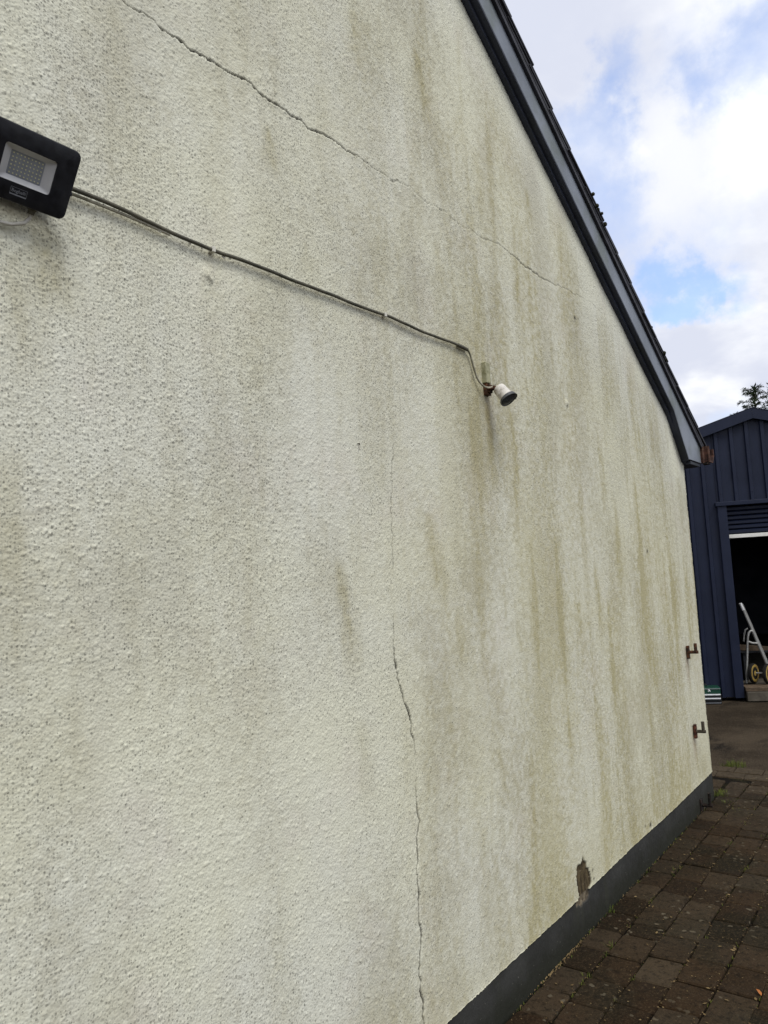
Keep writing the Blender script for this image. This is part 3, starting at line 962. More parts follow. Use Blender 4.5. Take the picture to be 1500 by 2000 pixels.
mo = [(x, z - 0.024) for x, z in lo[:-1]] + [(5.532, 2.315)]
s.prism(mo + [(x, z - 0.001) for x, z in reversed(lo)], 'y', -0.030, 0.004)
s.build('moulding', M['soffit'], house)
TW = 0.150
b = MB()
bo = [(RX, lz(RX) + 0.0085), (5.230, lz(5.230) + 0.0085), (5.371, 2.461), (5.495, 2.3225), (5.818, 2.3225), (5.818, lz(5.818) + TW + 0.03), (5.75, lz(5.75) + TW), (RX, lz(RX) + TW)]
b.prism(bo, 'y', -OV, -OV + 0.022)
b.build('verge_board', M['barge'], house, bevel=0.002, seg=1)
b = MB()
lzl = lambda x: RZ - 0.578 * (RX - x)
b.prism([(RX - 0.002, lz(RX)), (LX - 0.25, lzl(LX - 0.25)), (LX - 0.25, lzl(LX - 0.25) + TW), (RX - 0.002, lz(RX) + TW)], 'y', -OV, 0.05)
b.build('verge_board', M['barge'], house)
b = MB()         # dark undercloak strip between board and slates
b.prism([(RX, lz(RX) + TW + 0.001), (5.84, lz(5.84) + TW + 0.001), (5.84, lz(5.84) + TW + 0.030), (RX, lz(RX) + TW + 0.030)], 'y', -OV - 0.016, 0.02)
b.build('undercloak', M['slate'], house)
# eaves box on the long side
e = MB()
e.box(5.552, 5.812, -OV + 0.006, 7.0, 2.296, 2.316)
e.build('eaves_soffit', M['soffit'], house)
e = MB()
e.box(5.795, 5.815, -OV + 0.006, 7.0, 2.318, 2.435)
e.build('fascia', M['barge'], house)
# rusty box gutter
e = MB()
gx0, gx1, gz0, gz1 = 5.824, 5.945, 2.330, 2.445
prof = [(gx0, gz1), (gx0, gz0), (gx1 - 0.045, gz0), (gx1 - 0.01, gz0 + 0.045), (gx1, gz0 + 0.05), (gx1, gz1 - 0.012),
        (gx1 - 0.012, gz1 - 0.012), (gx1 - 0.012, gz0 + 0.055), (gx1 - 0.05, gz0 + 0.010), (gx0 + 0.006, gz0 + 0.010), (gx0 + 0.006, gz1)]
e.prism(prof, 'y', -0.125, 6.9)
gut = e.build('gutter', M['gutter'], house)
gut['label'] = 'rusty brown gutter end'
e = MB()
e.prism([(gx0 + 0.007, gz1 - 0.03), (gx0 + 0.007, gz0 + 0.012), (gx1 - 0.055, gz0 + 0.012), (gx1 - 0.014, gz0 + 0.06), (gx1 - 0.014, gz1 - 0.03)], 'y', -0.070, -0.064)
e.build('stop_end', M['rust'], gut)
for yy in (-0.126, -0.088):
    e = MB()
    cc = [(gx0 - 0.005, gz1 - 0.006), (gx0 - 0.005, gz0 - 0.005), (gx1 - 0.043, gz0 - 0.005), (gx1 - 0.004, gz0 + 0.043), (gx1 + 0.005, gz0 + 0.05), (gx1 + 0.005, gz1 - 0.012),
          (gx1 + 0.001, gz1 - 0.012), (gx1 + 0.001, gz0 + 0.0515), (gx1 - 0.010, gz0 + 0.046), (gx1 - 0.0455, gz0 - 0.001), (gx0 - 0.001, gz0 - 0.001), (gx0 - 0.001, gz1 - 0.006)]
    e.prism(cc, 'y', yy, yy + 0.012)
    e.build('highlight_collar', M['gutter_highlight'], gut)  # paler bands added as the vertical highlights on the gutter end
e = MB()
e.box(gx0 - 0.004, gx0 + 0.055, -0.112, -0.072, gz0 - 0.018, gz0 - 0.006)
e.build('gutter_dark_block', M['soot'], gut)  # dark block added to darken the bottom of the gutter end
# roof sheets
r = MB()
rf = lambda x: lz(x) + TW + 0.032
r.prism([(RX, rf(RX)), (5.86, rf(5.86)), (5.86, rf(5.86) + 0.02), (RX, rf(RX) + 0.025)], 'y', -OV - 0.018, 7.1)
roof = r.build('roof', M['slate'], house)
r = MB()
r.prism([(RX - 0.003, rf(RX)), (LX - 0.3, lzl(LX - 0.3) + TW + 0.004), (LX - 0.3, lzl(LX - 0.3) + TW + 0.03), (RX - 0.003, rf(RX) + 0.025)], 'y', -OV - 0.018, 7.1)
r.build('roof', M['slate'], house)
# slates: courses lapping down the slope, tails stand proud at the verge
th_ = math.atan(0.578)
ux, uz = math.cos(th_), -math.sin(th_)
nx, nzv = math.sin(th_), math.cos(th_)
slen, gauge, sth = 0.50, 0.238, 0.010


def slate_mesh(i):
    m = MB()
    rn = random.Random(i)
    hw = 0.148
    out = [(-hw, 0), (hw, 0)]
    t0, t1 = slen - 0.004 * rn.random(), slen - 0.008 * rn.random()
    m.add([(0, -hw, 0), (0, hw, 0), (t1, hw, 0), (t1 + 0.003, 0, 0), (t0, -hw, 0),
           (0, -hw, sth), (0, hw, sth), (t1, hw, sth), (t1 + 0.003, 0, sth), (t0, -hw, sth)],
          [(0, 1, 2, 3, 4), (9, 8, 7, 6, 5), (0, 5, 6, 1), (1, 6, 7, 2), (2, 7, 8, 3), (3, 8, 9, 4), (4, 9, 5, 0)])
    return m.mesh('slate', M['slate'])


sm = [slate_mesh(i) for i in range(5)]
nsl = 0
tail = 5.90
k = 0
tails = []
while tail > RX + 0.35:
    tails.append(tail)
    tail -= gauge * ux
base_off = 0.030
for k, tx in enumerate(tails):
    for col in range(3):
        o = bpy.data.objects.new('slate', sm[(k * 3 + col * 2) % 5])
        COL.objects.link(o)
        o.parent = roof
        yc = -OV - 0.026 + 0.148 + col * 0.300 + (0.0 if k % 2 == 0 else -0.0) + random.uniform(-0.004, 0.004)
        # foot of slate at tail position, head slides under the course above
        tilt = 0.020
        a = th_ - tilt * 0
        off = base_off + random.uniform(-0.002, 0.003)
        hx = tx - slen * ux + nx * (off - 0.022)
        hz = rf(tx) + 0.0 + slen * math.sin(th_) + nzv * (off - 0.022)
        fx, fz = tx + nx * (off + 0.004), rf(tx) + nzv * (off + 0.004)
        dvec = Vector((fx - hx, 0, fz - hz)).normalized()
        yv = Vector((0, 1, 0))
        zv = dvec.cross(yv).normalized()
        if zv.z < 0:
            zv = -zv
            yv = -yv
        o.matrix_local = Matrix(((dvec.x, yv.x, zv.x, hx), (dvec.y, yv.y, zv.y, yc), (dvec.z, yv.z, zv.z, hz), (0, 0, 0, 1)))
        nsl += 1
# moss clumps along the verge
ms = MB()
for (mx0, cnt) in ((3.93, 6), (3.99, 3), (4.84, 3), (4.95, 5), (5.3, 2)):
    for _ in range(cnt):
        xx = mx0 + random.uniform(-0.08, 0.08)
        rr_ = random.uniform(0.008, 0.016)
        c = (xx + 0.03, random.uniform(-0.095, -0.05), rf(xx) + 0.016 + random.uniform(-0.004, 0.008))
        ms.lathe((c[0], c[1], c[2] - rr_), (random.uniform(-.3, .3), random.uniform(-.3, .3), 1),
                 [(0, 0.3 * rr_), (0.5 * rr_, rr_), (1.2 * rr_, 0.95 * rr_), (1.8 * rr_, 0.4 * rr_)], 6)
mo_ = ms.build('moss', M['moss'], roof)
mo_['kind'] = 'stuff'

# ================================================================== PAVING
paving = MB()
paving.add([(-2.0, -3.2, -0.012), (6.47, -3.2, -0.012), (6.47, 0.004, -0.012), (-2.0, 0.004, -0.012)], [(0, 1, 2, 3)])
paving.add([(5.56, 0.004, -0.012), (6.47, 0.004, -0.012), (6.53, 1.5, -0.012), (5.56, 1.5, -0.012)], [(0, 1, 2, 3)])
pav = paving.build('paving', M['bed'])
tag(pav, 'dark mossy block paving along the foot of the gable wall', kind='structure')


def paver_geom(L, W, rn):
    """tumbled block: irregular chamfered outline, local origin at top centre"""
    hx, hy = L / 2, W / 2
    c = 0.009
    pts = [(-hx + c, -hy), (hx - c, -hy), (hx, -hy + c), (hx, hy - c), (hx - c, hy), (-hx + c, hy), (-hx, hy - c), (-hx, -hy + c)]
    pts = [(x + rn.uniform(-.0055, .003), y + rn.uniform(-.0045, .003)) for x, y in pts]
    vs, fs = [], []
    ch = 0.006
    for x, y in pts:
        l = math.hypot(x, y)
        vs.append((x * (1 - 1.1 * ch / l), y * (1 - 1.1 * ch / l), rn.uniform(-.0012, .0012)))
    for x, y in pts:
        vs.append((x, y, -ch + rn.uniform(-.002, .002)))
    for x, y in pts:
        vs.append((x, y, -0.04))
    vs.append((rn.uniform(-.02, .02), rn.uniform(-.02, .02), rn.uniform(-0.001, 0.0025)))
    for i in range(8):
        j = (i + 1) % 8
        fs += [(i, j, 24), (8 + i, 8 + j, j, i), (16 + i, 16 + j, 8 + j, 8 + i)]
    return vs, fs


def paver_mesh(L, W, seed):
    m = MB()
    m.add(*paver_geom(L, W, random.Random(seed)))
    return m.mesh('paver', M['paver'])


CW = 0.1475
variants = {}
for ln in (0.203, 0.158, 0.118):
    variants[ln] = [paver_mesh(ln - 0.005, CW - 0.005, int(ln * 1000) + i) for i in range(5)]
first = [paver_mesh(0.190 - 0.005, 0.128 - 0.004, 900 + i) for i in range(4)]
rest = MB()
n_pav = 0


def lay(x, y, me_list, L, W, paleness, rz=0.0, seed=0):
    global n_pav
    rn = random.Random(seed)
    near = (y > -1.12 and x > 1.9)
    zt = rn.uniform(-0.0035, 0.0035)
    if near and n_pav < 295:
        o = link('paver', rn.choice(me_list), pav)
        o.location = (x + rn.uniform(-.002, .002), y + rn.uniform(-.002, .002), zt)
        o.rotation_euler = (rn.uniform(-.012, .012), rn.uniform(-.012, .012), rz + rn.uniform(-.018, .018) + (math.pi if rn.random() < .5 else 0))
        o.color = (paleness, 0, 0, 1)
        n_pav += 1
    else:
        vs, fs = paver_geom(L - 0.005, W - 0.005, rn)
        ca, sa = math.cos(rz), math.sin(rz)
        rest.add([(x + vx * ca - vy * sa, y + vx * sa + vy * ca, vz + zt) for vx, vy, vz in vs], fs)


sd = 0
tan_blocks = [(2.70, 0.55), (2.89, 0.42), (3.08, 0.25)]
for colk in range(20):
    if colk == 0:
        yc, ww = -0.008 - 0.064, 0.128
    else:
        yc, ww = -0.140 - CW * (colk - 0.5), CW
    x = -1.9 + (0.07 * colk * 2.3) % 0.2
    if colk == 0:
        x = 2.605 - 0.19 * 23
    if colk == 3:
        x = 3.03 - 0.203 * 24
    if colk == 4:
        x = 3.12 - 0.203 * 24
    if colk == 2:
        x = 3.09 - 0.203 * 24
    rn = random.Random(40 + colk)
    while x < 6.08:
        if colk == 0:
            L = 0.190
            meshes = first
        else:
            L = 0.203 if (rn.random() < 0.80 or (3.0 < x < 3.7 and colk in (3, 4))) else rn.choice((0.158, 0.118))
            meshes = variants[L]
        sd += 1
        if x + L > 6.14:
            break
        paleness = max(0.0, rn.gauss(0.09, 0.17))
        if colk == 0 and 2.55 < x < 2.97:
            paleness = 0.38
        if x > 5.55:
            paleness += 0.06
        lay(x + L / 2, yc, meshes, L, ww, min(paleness, 0.8), 0, sd)
        x += L
# border courses laid across at the yard edge, paler
for row in range(2):
    xr = 6.19 + row * 0.155
    y = 0.95 + 0.1 * row
    while y > -2.9:
        L = 0.203
        sd += 1
        xx = xr + 0.04 * min(1, max(-1, y)) + 0.02
        lay(xx, y - L / 2, variants[0.203], L, CW, 0.60 + 0.40 * random.random(), math.pi / 2 + 0.05, sd)
        y -= L
# blocks round the corner on the long side of the house
for colk in range(3):
    x = 5.60 + 0.02
    y = 0.02 + CW * (colk + 0.5)
    while x < 6.02:
        sd += 1
        lay(x + 0.1015, y, variants[0.203], 0.203, CW, 0.35, 0, sd)
        x += 0.203
ro = rest.build('paver_field', M['paver'], pav)
ro['kind'] = 'stuff'
ro.color = (0.15, 0, 0, 1)

# grass and moss tufts in the joints ---------------------------------
gr = MB()


def blade(m, x, y, z, hgt, wid, az, lean):
    dx, dy = math.cos(az), math.sin(az)
    px, py = -dy * wid, dx * wid
    p1 = (x + dx * lean * 0.35, y + dy * lean * 0.35, z + hgt * 0.6)
    p2 = (x + dx * lean, y + dy * lean, z + hgt)
    m.add([(x - px, y - py, z), (x + px, y + py, z), (p1[0] + px * .7, p1[1] + py * .7, p1[2]), (p1[0] - px * .7, p1[1] - py * .7, p1[2]), p2],
          [(0, 1, 2, 3), (3, 2, 4)])


def tuft(x, y, n, rad, hgt, z=-0.008):
    for _ in range(n):
        a_, r_ = random.uniform(0, 6.28), rad * math.sqrt(random.random())
        hh = hgt * random.uniform(0.45, 1.0)
        blade(gr, x + r_ * math.cos(a_), y + r_ * math.sin(a_), z, hh, random.uniform(0.0008, 0.0018), random.uniform(0, 6.28), hh * random.uniform(0.2, 0.9))


for (x, y, n, rad, hgt) in ((6.50, 0.05, 150, 0.07, 0.055), (6.47, 0.12, 60, 0.05, 0.04), (5.64, -0.03, 60, 0.045, 0.05), (5.75, -0.02, 26, 0.04, 0.03),
                            (5.5, -0.1, 16, 0.03, 0.03), (3.22, -0.135, 22, 0.02, 0.035), (2.95, -0.14, 10, 0.02, 0.03), (4.2, -0.14, 14, 0.03, 0.02),
                            (4.7, -0.29, 16, 0.03, 0.02), (4.35, -0.44, 18, 0.03, 0.018), (5.1, -0.29, 16, 0.04, 0.018), (5.35, -0.2, 16, 0.04, 0.02),
                            (4.9, -0.44, 16, 0.03, 0.02), (3.05, -0.03, 8, 0.015, 0.02), (3.55, -0.02, 8, 0.02, 0.03), (3.5, -0.44, 14, 0.02, 0.02)):
    tuft(x, y, n, rad, hgt)
for _ in range(300):
    colk = random.randrange(0, 9)
    tuft(random.uniform(2.4, 6.2), -0.140 - CW * colk + random.uniform(-.006, .006), random.randrange(3, 8), 0.012, 0.013)
for _ in range(60):
    tuft(random.uniform(2.4, 5.5), random.uniform(-0.02, -0.004), random.randrange(3, 7), 0.012, 0.016)
tag(gr.build('grass', M['grass']), 'small tufts of grass and moss growing in the paving joints', 'grass', kind='stuff')
lt = MB()
for _ in range(3200):
    if random.random() < 0.72:
        y = -0.140 - CW * random.randrange(0, 9) + random.gauss(0, 0.012)
    else:
        y = random.uniform(-1.6, -0.01)
    x = random.uniform(2.3, 6.2)
    sz_ = random.uniform(0.0015, 0.0050) if random.random() < 0.94 else random.uniform(0.007, 0.011)
    a_ = random.uniform(0, 6.28)
    z0 = 0.004 + random.uniform(0, 0.002)
    ca, sa = math.cos(a_) * sz_, math.sin(a_) * sz_
    lt.add([(x - ca, y - sa, z0), (x + sa * .5, y - ca * .5, z0 + random.uniform(0, .4) * sz_), (x + ca, y + sa, z0 + random.uniform(0, .5) * sz_), (x - sa * .5, y + ca * .5, z0 + 0.0005)], [(0, 1, 2), (0, 2, 3)])
for _ in range(260):
    x = random.gauss(3.02, 0.13) if random.random() < 0.6 else random.uniform(2.4, 5.4)
    y = -0.006 - abs(random.gauss(0, 0.007))
    r_ = random.uniform(0.0012, 0.0032)
    lt.add([(x - r_, y, 0.002), (x, y - r_, 0.003), (x + r_, y, 0.003 + r_), (x, y + r_ * .5, 0.002 + r_ * 1.2)], [(0, 1, 2), (0, 2, 3)])
tag(lt.build('leaf_litter', M['dryleaf']), 'scraps of dry leaf and twig scattered over the paving', 'leaf litter', kind='stuff')
lf = MB()
lf.add([(-0.020, 0, 0.002), (-0.008, -0.011, 0.007), (0.010, -0.009, 0.010), (0.022, 0.001, 0.006), (0.009, 0.010, 0.012), (-0.008, 0.010, 0.008), (0, 0, 0.003)],
       [(0, 1, 6), (1, 2, 6), (2, 3, 6), (3, 4, 6), (4, 5, 6), (5, 0, 6)])
ob = lf.build('fallen_leaf', M['orange'])
ob.location = (3.144, -0.723, 0.004)
ob.rotation_euler = (0.25, -0.3, 0.9)
ob.scale = (0.7, 0.8, 0.8)
tag(ob, 'small curled orange leaf lying on the block paving', 'leaf')

# ================================================================== FLOODLIGHT
fl = thing('floodlight', 'black LED floodlight mounted on the cream wall, cut by the frame', 'floodlight', (0.745, 0.0, 2.376))
# local frame: u = +x, v = up along the tilted face, w = outward normal of the face
FX1, FW_, FH = 0.094, 0.190, 0.139
vdir = Vector((0, -0.075, 0.117)).normalized()
wdir = Vector((0, -0.117, -0.075)).normalized()
FO = Vector((0.0, -0.045, 0.0))               # middle of the lower front edge


def fp(u, v, d):
    return FO + Vector((u, 0, 0)) + vdir * v + wdir * d


def rrect(x0, x1, y0, y1, r, n=5):
    out = []
    for cx, cy, a0 in ((x1 - r, y0 + r, -90), (x1 - r, y1 - r, 0), (x0 + r, y1 - r, 90), (x0 + r, y0 + r, 180)):
        for i in range(n + 1):
            a_ = math.radians(a0 + 90 * i / n)
            out.append((cx + r * math.cos(a_), cy + r * math.sin(a_)))
    return out


def loop_strip(m, loops):
    n = len(loops[0])
    vs = [p for l in loops for p in l]
    fs = []
    for i in range(len(loops) - 1):
        for k in range(n):
            k2 = (k + 1) % n
            fs.append((i * n + k, i * n + k2, (i + 1) * n + k2, (i + 1) * n + k))
    m.add(vs, fs)


hw_ = FW_ / 2
WX0, WX1, WY0, WY1 = -hw_ + 0.043, hw_ - 0.043, 0.037, FH - 0.036
m = MB()
outer = rrect(-hw_, hw_, 0, FH, 0.013)
shr = lambda o, s_: [(x * (1 - s_ / hw_), FH / 2 + (y - FH / 2) * (1 - s_ / (FH / 2))) for x, y in o]
win = rrect(WX0, WX1, WY0, WY1, 0.006)
loop_strip(m, [[fp(x, y, -0.028) for x, y in shr(outer, 0.012)], [fp(x, y, -0.024) for x, y in shr(outer, 0.002)], [fp(x, y, -0.006) for x, y in outer],
               [fp(x, y, -0.001) for x, y in shr(outer, 0.0012)], [fp(x, y, 0.0) for x, y in shr(outer, 0.003)],
               [fp(x, y, 0.0) for x, y in win], [fp(x, y, -0.004) for x, y in win]])
n_ = len(outer)
m.f.append(tuple(range(n_ - 1, -1, -1)))
hs = m.build('housing', M['black'], fl, smooth=True)
m = MB()
inn = rrect(WX0 + 0.018, WX1 - 0.018, WY0 + 0.010, WY1 - 0.010, 0.002)
loop_strip(m, [[fp(x, y, -0.0035) for x, y in win], [fp(x, y, -0.0115) for x, y in inn]])
m.build('reflector', M['reflector'], fl)
m = MB()
m.add([fp(x, y, -0.0113) for x, y in inn], [tuple(range(len(inn)))])
lb = m.build('led_board', M['ledboard'], fl)
m = MB()
for i in range(9):
    for j in range(6):
        u = WX0 + 0.023 + i * (WX1 - WX0 - 0.046) / 8
        v = WY0 + 0.0145 + j * (WY1 - WY0 - 0.029) / 5
        c = [(u + .0014 * math.cos(t), v + .0014 * math.sin(t)) for t in [k * math.pi / 3 for k in range(6)]]
        m.add([fp(x, y, -0.0112) for x, y in c] + [fp(x, y, -0.0102) for x, y in c],
              [(6, 7, 8, 9, 10, 11)] + [(k, (k + 1) % 6, 6 + (k + 1) % 6, 6 + k) for k in range(6)])
ld = m.build('led_chips', M['led'], lb)
ld['kind'] = 'stuff'


def text_mesh(name, body, size, mat, parent, mat4, extrude=0.0002, shear=0.0):
    cu = bpy.data.curves.new(name, 'FONT')
    cu.body = body
    cu.size = size
    cu.align_x, cu.align_y = 'CENTER', 'CENTER'
    cu.extrude = extrude
    cu.shear = shear
    t_ = bpy.data.objects.new(name, cu)
    COL.objects.link(t_)
    dg = bpy.context.evaluated_depsgraph_get()
    me_ = bpy.data.meshes.new_from_object(t_.evaluated_get(dg))
    bpy.data.objects.remove(t_, do_unlink=True)
    me_.name = name
    me_.materials.clear()
    me_.materials.append(mat)
    me_.transform(mat4)
    return link(name, me_, parent)


def frame_mat(o, a_, b_, c_):
    return Matrix(((a_.x, b_.x, c_.x, o.x), (a_.y, b_.y, c_.y, o.y), (a_.z, b_.z, c_.z, o.z), (0, 0, 0, 1)))


UX = Vector((1, 0, 0))
LOX, LOY = -0.007, 0.0215
text_mesh('lettering', 'Beghelli', 0.0092, M['print'], hs, frame_mat(fp(LOX, LOY + 0.001, 0.0004), UX, vdir, wdir))
m = MB()
lw = 0.0165
for (x0, x1, y0, y1) in ((-lw, lw, LOY + 0.0068, LOY + 0.0074), (-lw, lw, LOY - 0.0074, LOY - 0.0050), (-lw, -lw + 0.0006, LOY - 0.0050, LOY + 0.0068), (lw - 0.0006, lw, LOY - 0.0050, LOY + 0.0068)):
    m.add([fp(LOX + x, y, 0.0005) for x, y in ((x0, y0), (x1, y0), (x1, y1), (x0, y1))], [(0, 1, 2, 3)])
m.build('logo_frame', M['print'], hs)
# back bracket, side screw, cable gland with lead
m = MB()
m.box(-0.07, 0.07, -0.028, -0.0, 0.045, 0.065)
m.box(-0.075, -0.068, -0.05, -0.0, 0.045, 0.065)
m.box(0.068, 0.075, -0.05, -0.0, 0.045, 0.065)
m.build('bracket', M['black'], fl)
m = MB()
m.lathe(fp(hw_ - 0.002, 0.055, -0.016), (1, 0, 0), [(0, 0.006), (0.004, 0.006), (0.0045, 0.0045), (0.009, 0.0045)], 10)
m.build('screw', M['black'], fl)
m = MB()
m.lathe(fp(0.034, 0.004, -0.016), -vdir, [(0, 0.009), (0.006, 0.009), (0.008, 0.0075), (0.015, 0.0065)], 12)
m.build('cable_gland', M['cable_dark'], fl)
m = MB()
q0 = fp(0.034, -0.006, -0.016)
m.tube([q0, q0 - vdir * 0.014, q0 + Vector((-0.012, 0.006, -0.026)), q0 + Vector((-0.035, 0.012, -0.035)), q0 + Vector((-0.075, 0.016, -0.038)), q0 + Vector((-0.16, 0.018, -0.034))], 0.0040, 10)
m.build('lead', M['lead'], fl, smooth=True)

# ================================================================== CABLE along the wall
cpts = [(0.80, 2.468), (0.90, 2.472), (1.00, 2.470), (1.10, 2.463), (1.26, 2.462), (1.42, 2.466), (1.62, 2.470), (1.82, 2.473), (2.0, 2.479), (2.16, 2.476), (2.34, 2.477), (2.47, 2.480), (2.543, 2.478)]


def catmull(pts, n=6):
    out = []
    P = [Vector(p) for p in pts]
    for i in range(len(P) - 1):
        p0, p1, p2, p3 = P[max(i - 1, 0)], P[i], P[i + 1], P[min(i + 2, len(P) - 1)]
        for k in range(n):
            t = k / n
            out.append(0.5 * ((2 * p1) + (-p0 + p2) * t + (2 * p0 - 5 * p1 + 4 * p2 - p3) * t * t + (-p0 + 3 * p1 - 3 * p2 + p3) * t ** 3))
    out.append(P[-1])
    return out


CO = -0.0185
cb = thing('cable', 'thin pale electric cable clipped along the wall to the spotlight', 'cable', (1.7, 0, 2.47))
loc = Vector((1.7, 0, 2.47))
run = catmull([(x, CO - 0.002 * random.random(), z) for x, z in cpts], 10)
run = [p + Vector((0, 0, 0.0013 * math.sin(p.x * 19) + 0.0005 * math.sin(p.x * 47 + 1))) for p in run]
m = MB()
m.tube([p - loc for p in run], 0.0050, 10)
m.build('cable_run', M['cable_dark'], cb, smooth=True)
m = MB()
dropc = catmull([(2.530, CO, 2.4785), (2.548, CO, 2.475), (2.566, CO, 2.455), (2.583, CO, 2.415), (2.606, CO - 0.002, 2.372), (2.632, CO - 0.008, 2.350), (2.660, CO - 0.014, 2.344), (2.688, CO - 0.022, 2.350), (2.702, CO - 0.028, 2.362)], 6)
m.tube([p - loc for p in dropc], 0.0040, 10)
m.build('cable_drop', M['cable'], cb, smooth=True)
m = MB()
m.tube([Vector((2.47, CO, 2.480)) - loc, Vector((2.51, CO, 2.4795)) - loc, Vector((2.540, CO, 2.478)) - loc], 0.0075, 10)
m.build('sleeve', M['cable_dark'], cb, smooth=True)
for x, z in ((1.262, 2.4615), (2.0, 2.4785)):
    m = MB()
    m.box(x - 0.006 - loc.x, x + 0.006 - loc.x, CO - 0.0065, -0.004, z - 0.0065 - loc.z, z + 0.008 - loc.z)
    m.build('clip', M['clip'], cb, bevel=0.0015)
m = MB()
for _ in range(16):
    x = random.uniform(0.95, 1.35)
    zc = float(np.interp(x, [p[0] for p in cpts], [p[1] for p in cpts]))
    r_ = random.uniform(0.0015, 0.003)
    m.lathe((x - loc.x, CO + 0.002, zc - 0.004 - loc.z), (0, 0, -1), [(0, r_ * 0.5), (r_, r_), (r_ * 2.0, r_ * 0.7), (r_ * 2.6, r_ * 0.2)], 6)
pd = m.build('paint_drips', M['clip'], cb)
pd['kind'] = 'stuff'
# second twin core lying slightly below the first near the floodlight
m = MB()
m.tube([Vector(p) - loc for p in catmull([(0.80, -0.016, 2.458), (0.92, -0.016, 2.461), (1.02, -0.016, 2.461), (1.13, -0.017, 2.457)], 6)], 0.0035, 8)
m.build('earth_wire', M['cable'], cb, smooth=True)

# ================================================================== SPOTLIGHT
sl = thing('spotlight', 'small rusty spotlight with flaking white head on the wall', 'spotlight', (2.715, 0.0, 2.355))
m = MB()
m.box(-0.046, -0.008, -0.026, -0.002, 0.014, 0.100)
bk = m.build('mounting_block', M['block'], sl, bevel=0.003)
bk['label'] = 'green stained mounting block'
m = MB()
m.box(-0.042, -0.004, -0.022, -0.002, -0.034, 0.013)
m.box(-0.036, -0.010, -0.032, -0.022, -0.026, 0.008)
m.build('base_plate', M['rust'], sl, bevel=0.002)
rear = Vector((2.690, -0.068, 2.339)) - Vector((2.715, 0, 2.355))
front = Vector((2.684, -0.112, 2.283)) - Vector((2.715, 0, 2.355))
ax = (front - rear).normalized()
m = MB()
m.tube([(-0.020, -0.024, -0.006), (-0.022, -0.044, -0.006), rear + ax * 0.006], [0.009, 0.008, 0.009], 10)
m.build('knuckle', M['rust'], sl, smooth=True)
m = MB()
side = ax.cross(Vector((1, 0, 0))).normalized()
for sgn in (-1, 1):
    a0 = Vector((sgn * 0.013 - 0.022, -0.024, -0.012))
    m.tube([a0, a0 + Vector((-0.004, -0.022, -0.001)), rear + ax * 0.014 + Vector((sgn * 0.022, 0.004, 0.004))], 0.0035, 6)
m.build('yoke', M['rust_red'], sl)
m = MB()
m.lathe(rear - ax * 0.006, ax, [(0, 0.010), (0.002, 0.020), (0.006, 0.0245), (0.016, 0.026), (0.050, 0.0275), (0.062, 0.0295), (0.068, 0.032)], 28)
m.build('lamp_head', M['lampwhite'], sl, smooth=True)
fc = rear - ax * 0.006 + ax * 0.066
m = MB()
m.lathe(fc, ax, [(0, 0.0315), (0.001, 0.0355), (0.008, 0.0360), (0.009, 0.0335), (0.006, 0.0300)], 28)
m.build('rim', M['lamprim'], sl, smooth=True)
m = MB()
m.lathe(fc + ax * 0.001, ax, [(0, 0.029), (0.007, 0.029), (0.0095, 0.020), (0.0105, 0.004)], 28)
m.build('lens', M['lens'], sl, smooth=True)
# torn hood rim
m = MB()
sd_ = ax.cross(Vector((0, 0, 1))).normalized()
ud_ = sd_.cross(ax)
vs, fs = [], []
N = 20
for k in range(N + 1):
    an = math.radians(-20 + 190 * k / N)
    dr_ = sd_ * math.cos(an) + ud_ * math.sin(an)
    dep = 0.010 + 0.006 * math.sin(math.pi * k / N)
    for rr_, dd in ((0.0355, 0.006), (0.0375, dep), (0.0362, dep), (0.0343, 0.006)):
        vs.append(fc + dr_ * rr_ + ax * dd)
for k in range(N):
    for j in range(4):
        j2 = (j + 1) % 4
        fs.append((k * 4 + j, k * 4 + j2, (k + 1) * 4 + j2, (k + 1) * 4 + j))
fs += [(0, 1, 2, 3), (N * 4 + 3, N * 4 + 2, N * 4 + 1, N * 4)]
m.add(vs, fs)
m.build('hood', M['lamprim'], sl, smooth=True)

# nail left in the wall
nl_ = MB()
nl_.tube([(0, 0.004, 0), (0, -0.010, -0.001), (0.001, -0.022, -0.003)], 0.0016, 6)
nl_.lathe((0.001, -0.022, -0.003), (0, -1, 0), [(0, 0.004), (0.0015, 0.004)], 8)
nl_.tube([(0, -0.018, -0.003), (0, -0.019, -0.022)], 0.0012, 5)
o = nl_.build('nail', M['rust'])
o.location = (1.832, -0.004, 2.028)
o.scale = (0.6, 0.45, 0.9)
tag(o, 'rusty nail sticking out of the cream wall below the cable', 'nail')

# ================================================================== GATE HOOKS
def gate_hook(x, z, label, plate_mat, arm_mat, arm=0.082, pin=0.062, pw=0.020, phh=0.052, yb=-0.012):
    t = thing('gate_hook', label, 'gate hook', (x, yb, z), 0, 'gate hooks at the far corner')
    m = MB()
    m.box(-pw, pw, -0.012, 0.004, -phh, phh)
    m.build('back_plate', plate_mat, t, bevel=0.002)
    m = MB()
    m.tube([(0, -0.010, 0), (0, -arm * .5, 0.001), (0, -arm - 0.014, 0.002)], 0.0105, 10)
    m.build('arm', arm_mat, t, smooth=True)
    m = MB()
    m.tube([(0, -arm, 0.004), (0, -arm, pin)], 0.0105, 10)
    m.build('pin', arm_mat, t, smooth=True)
    return t


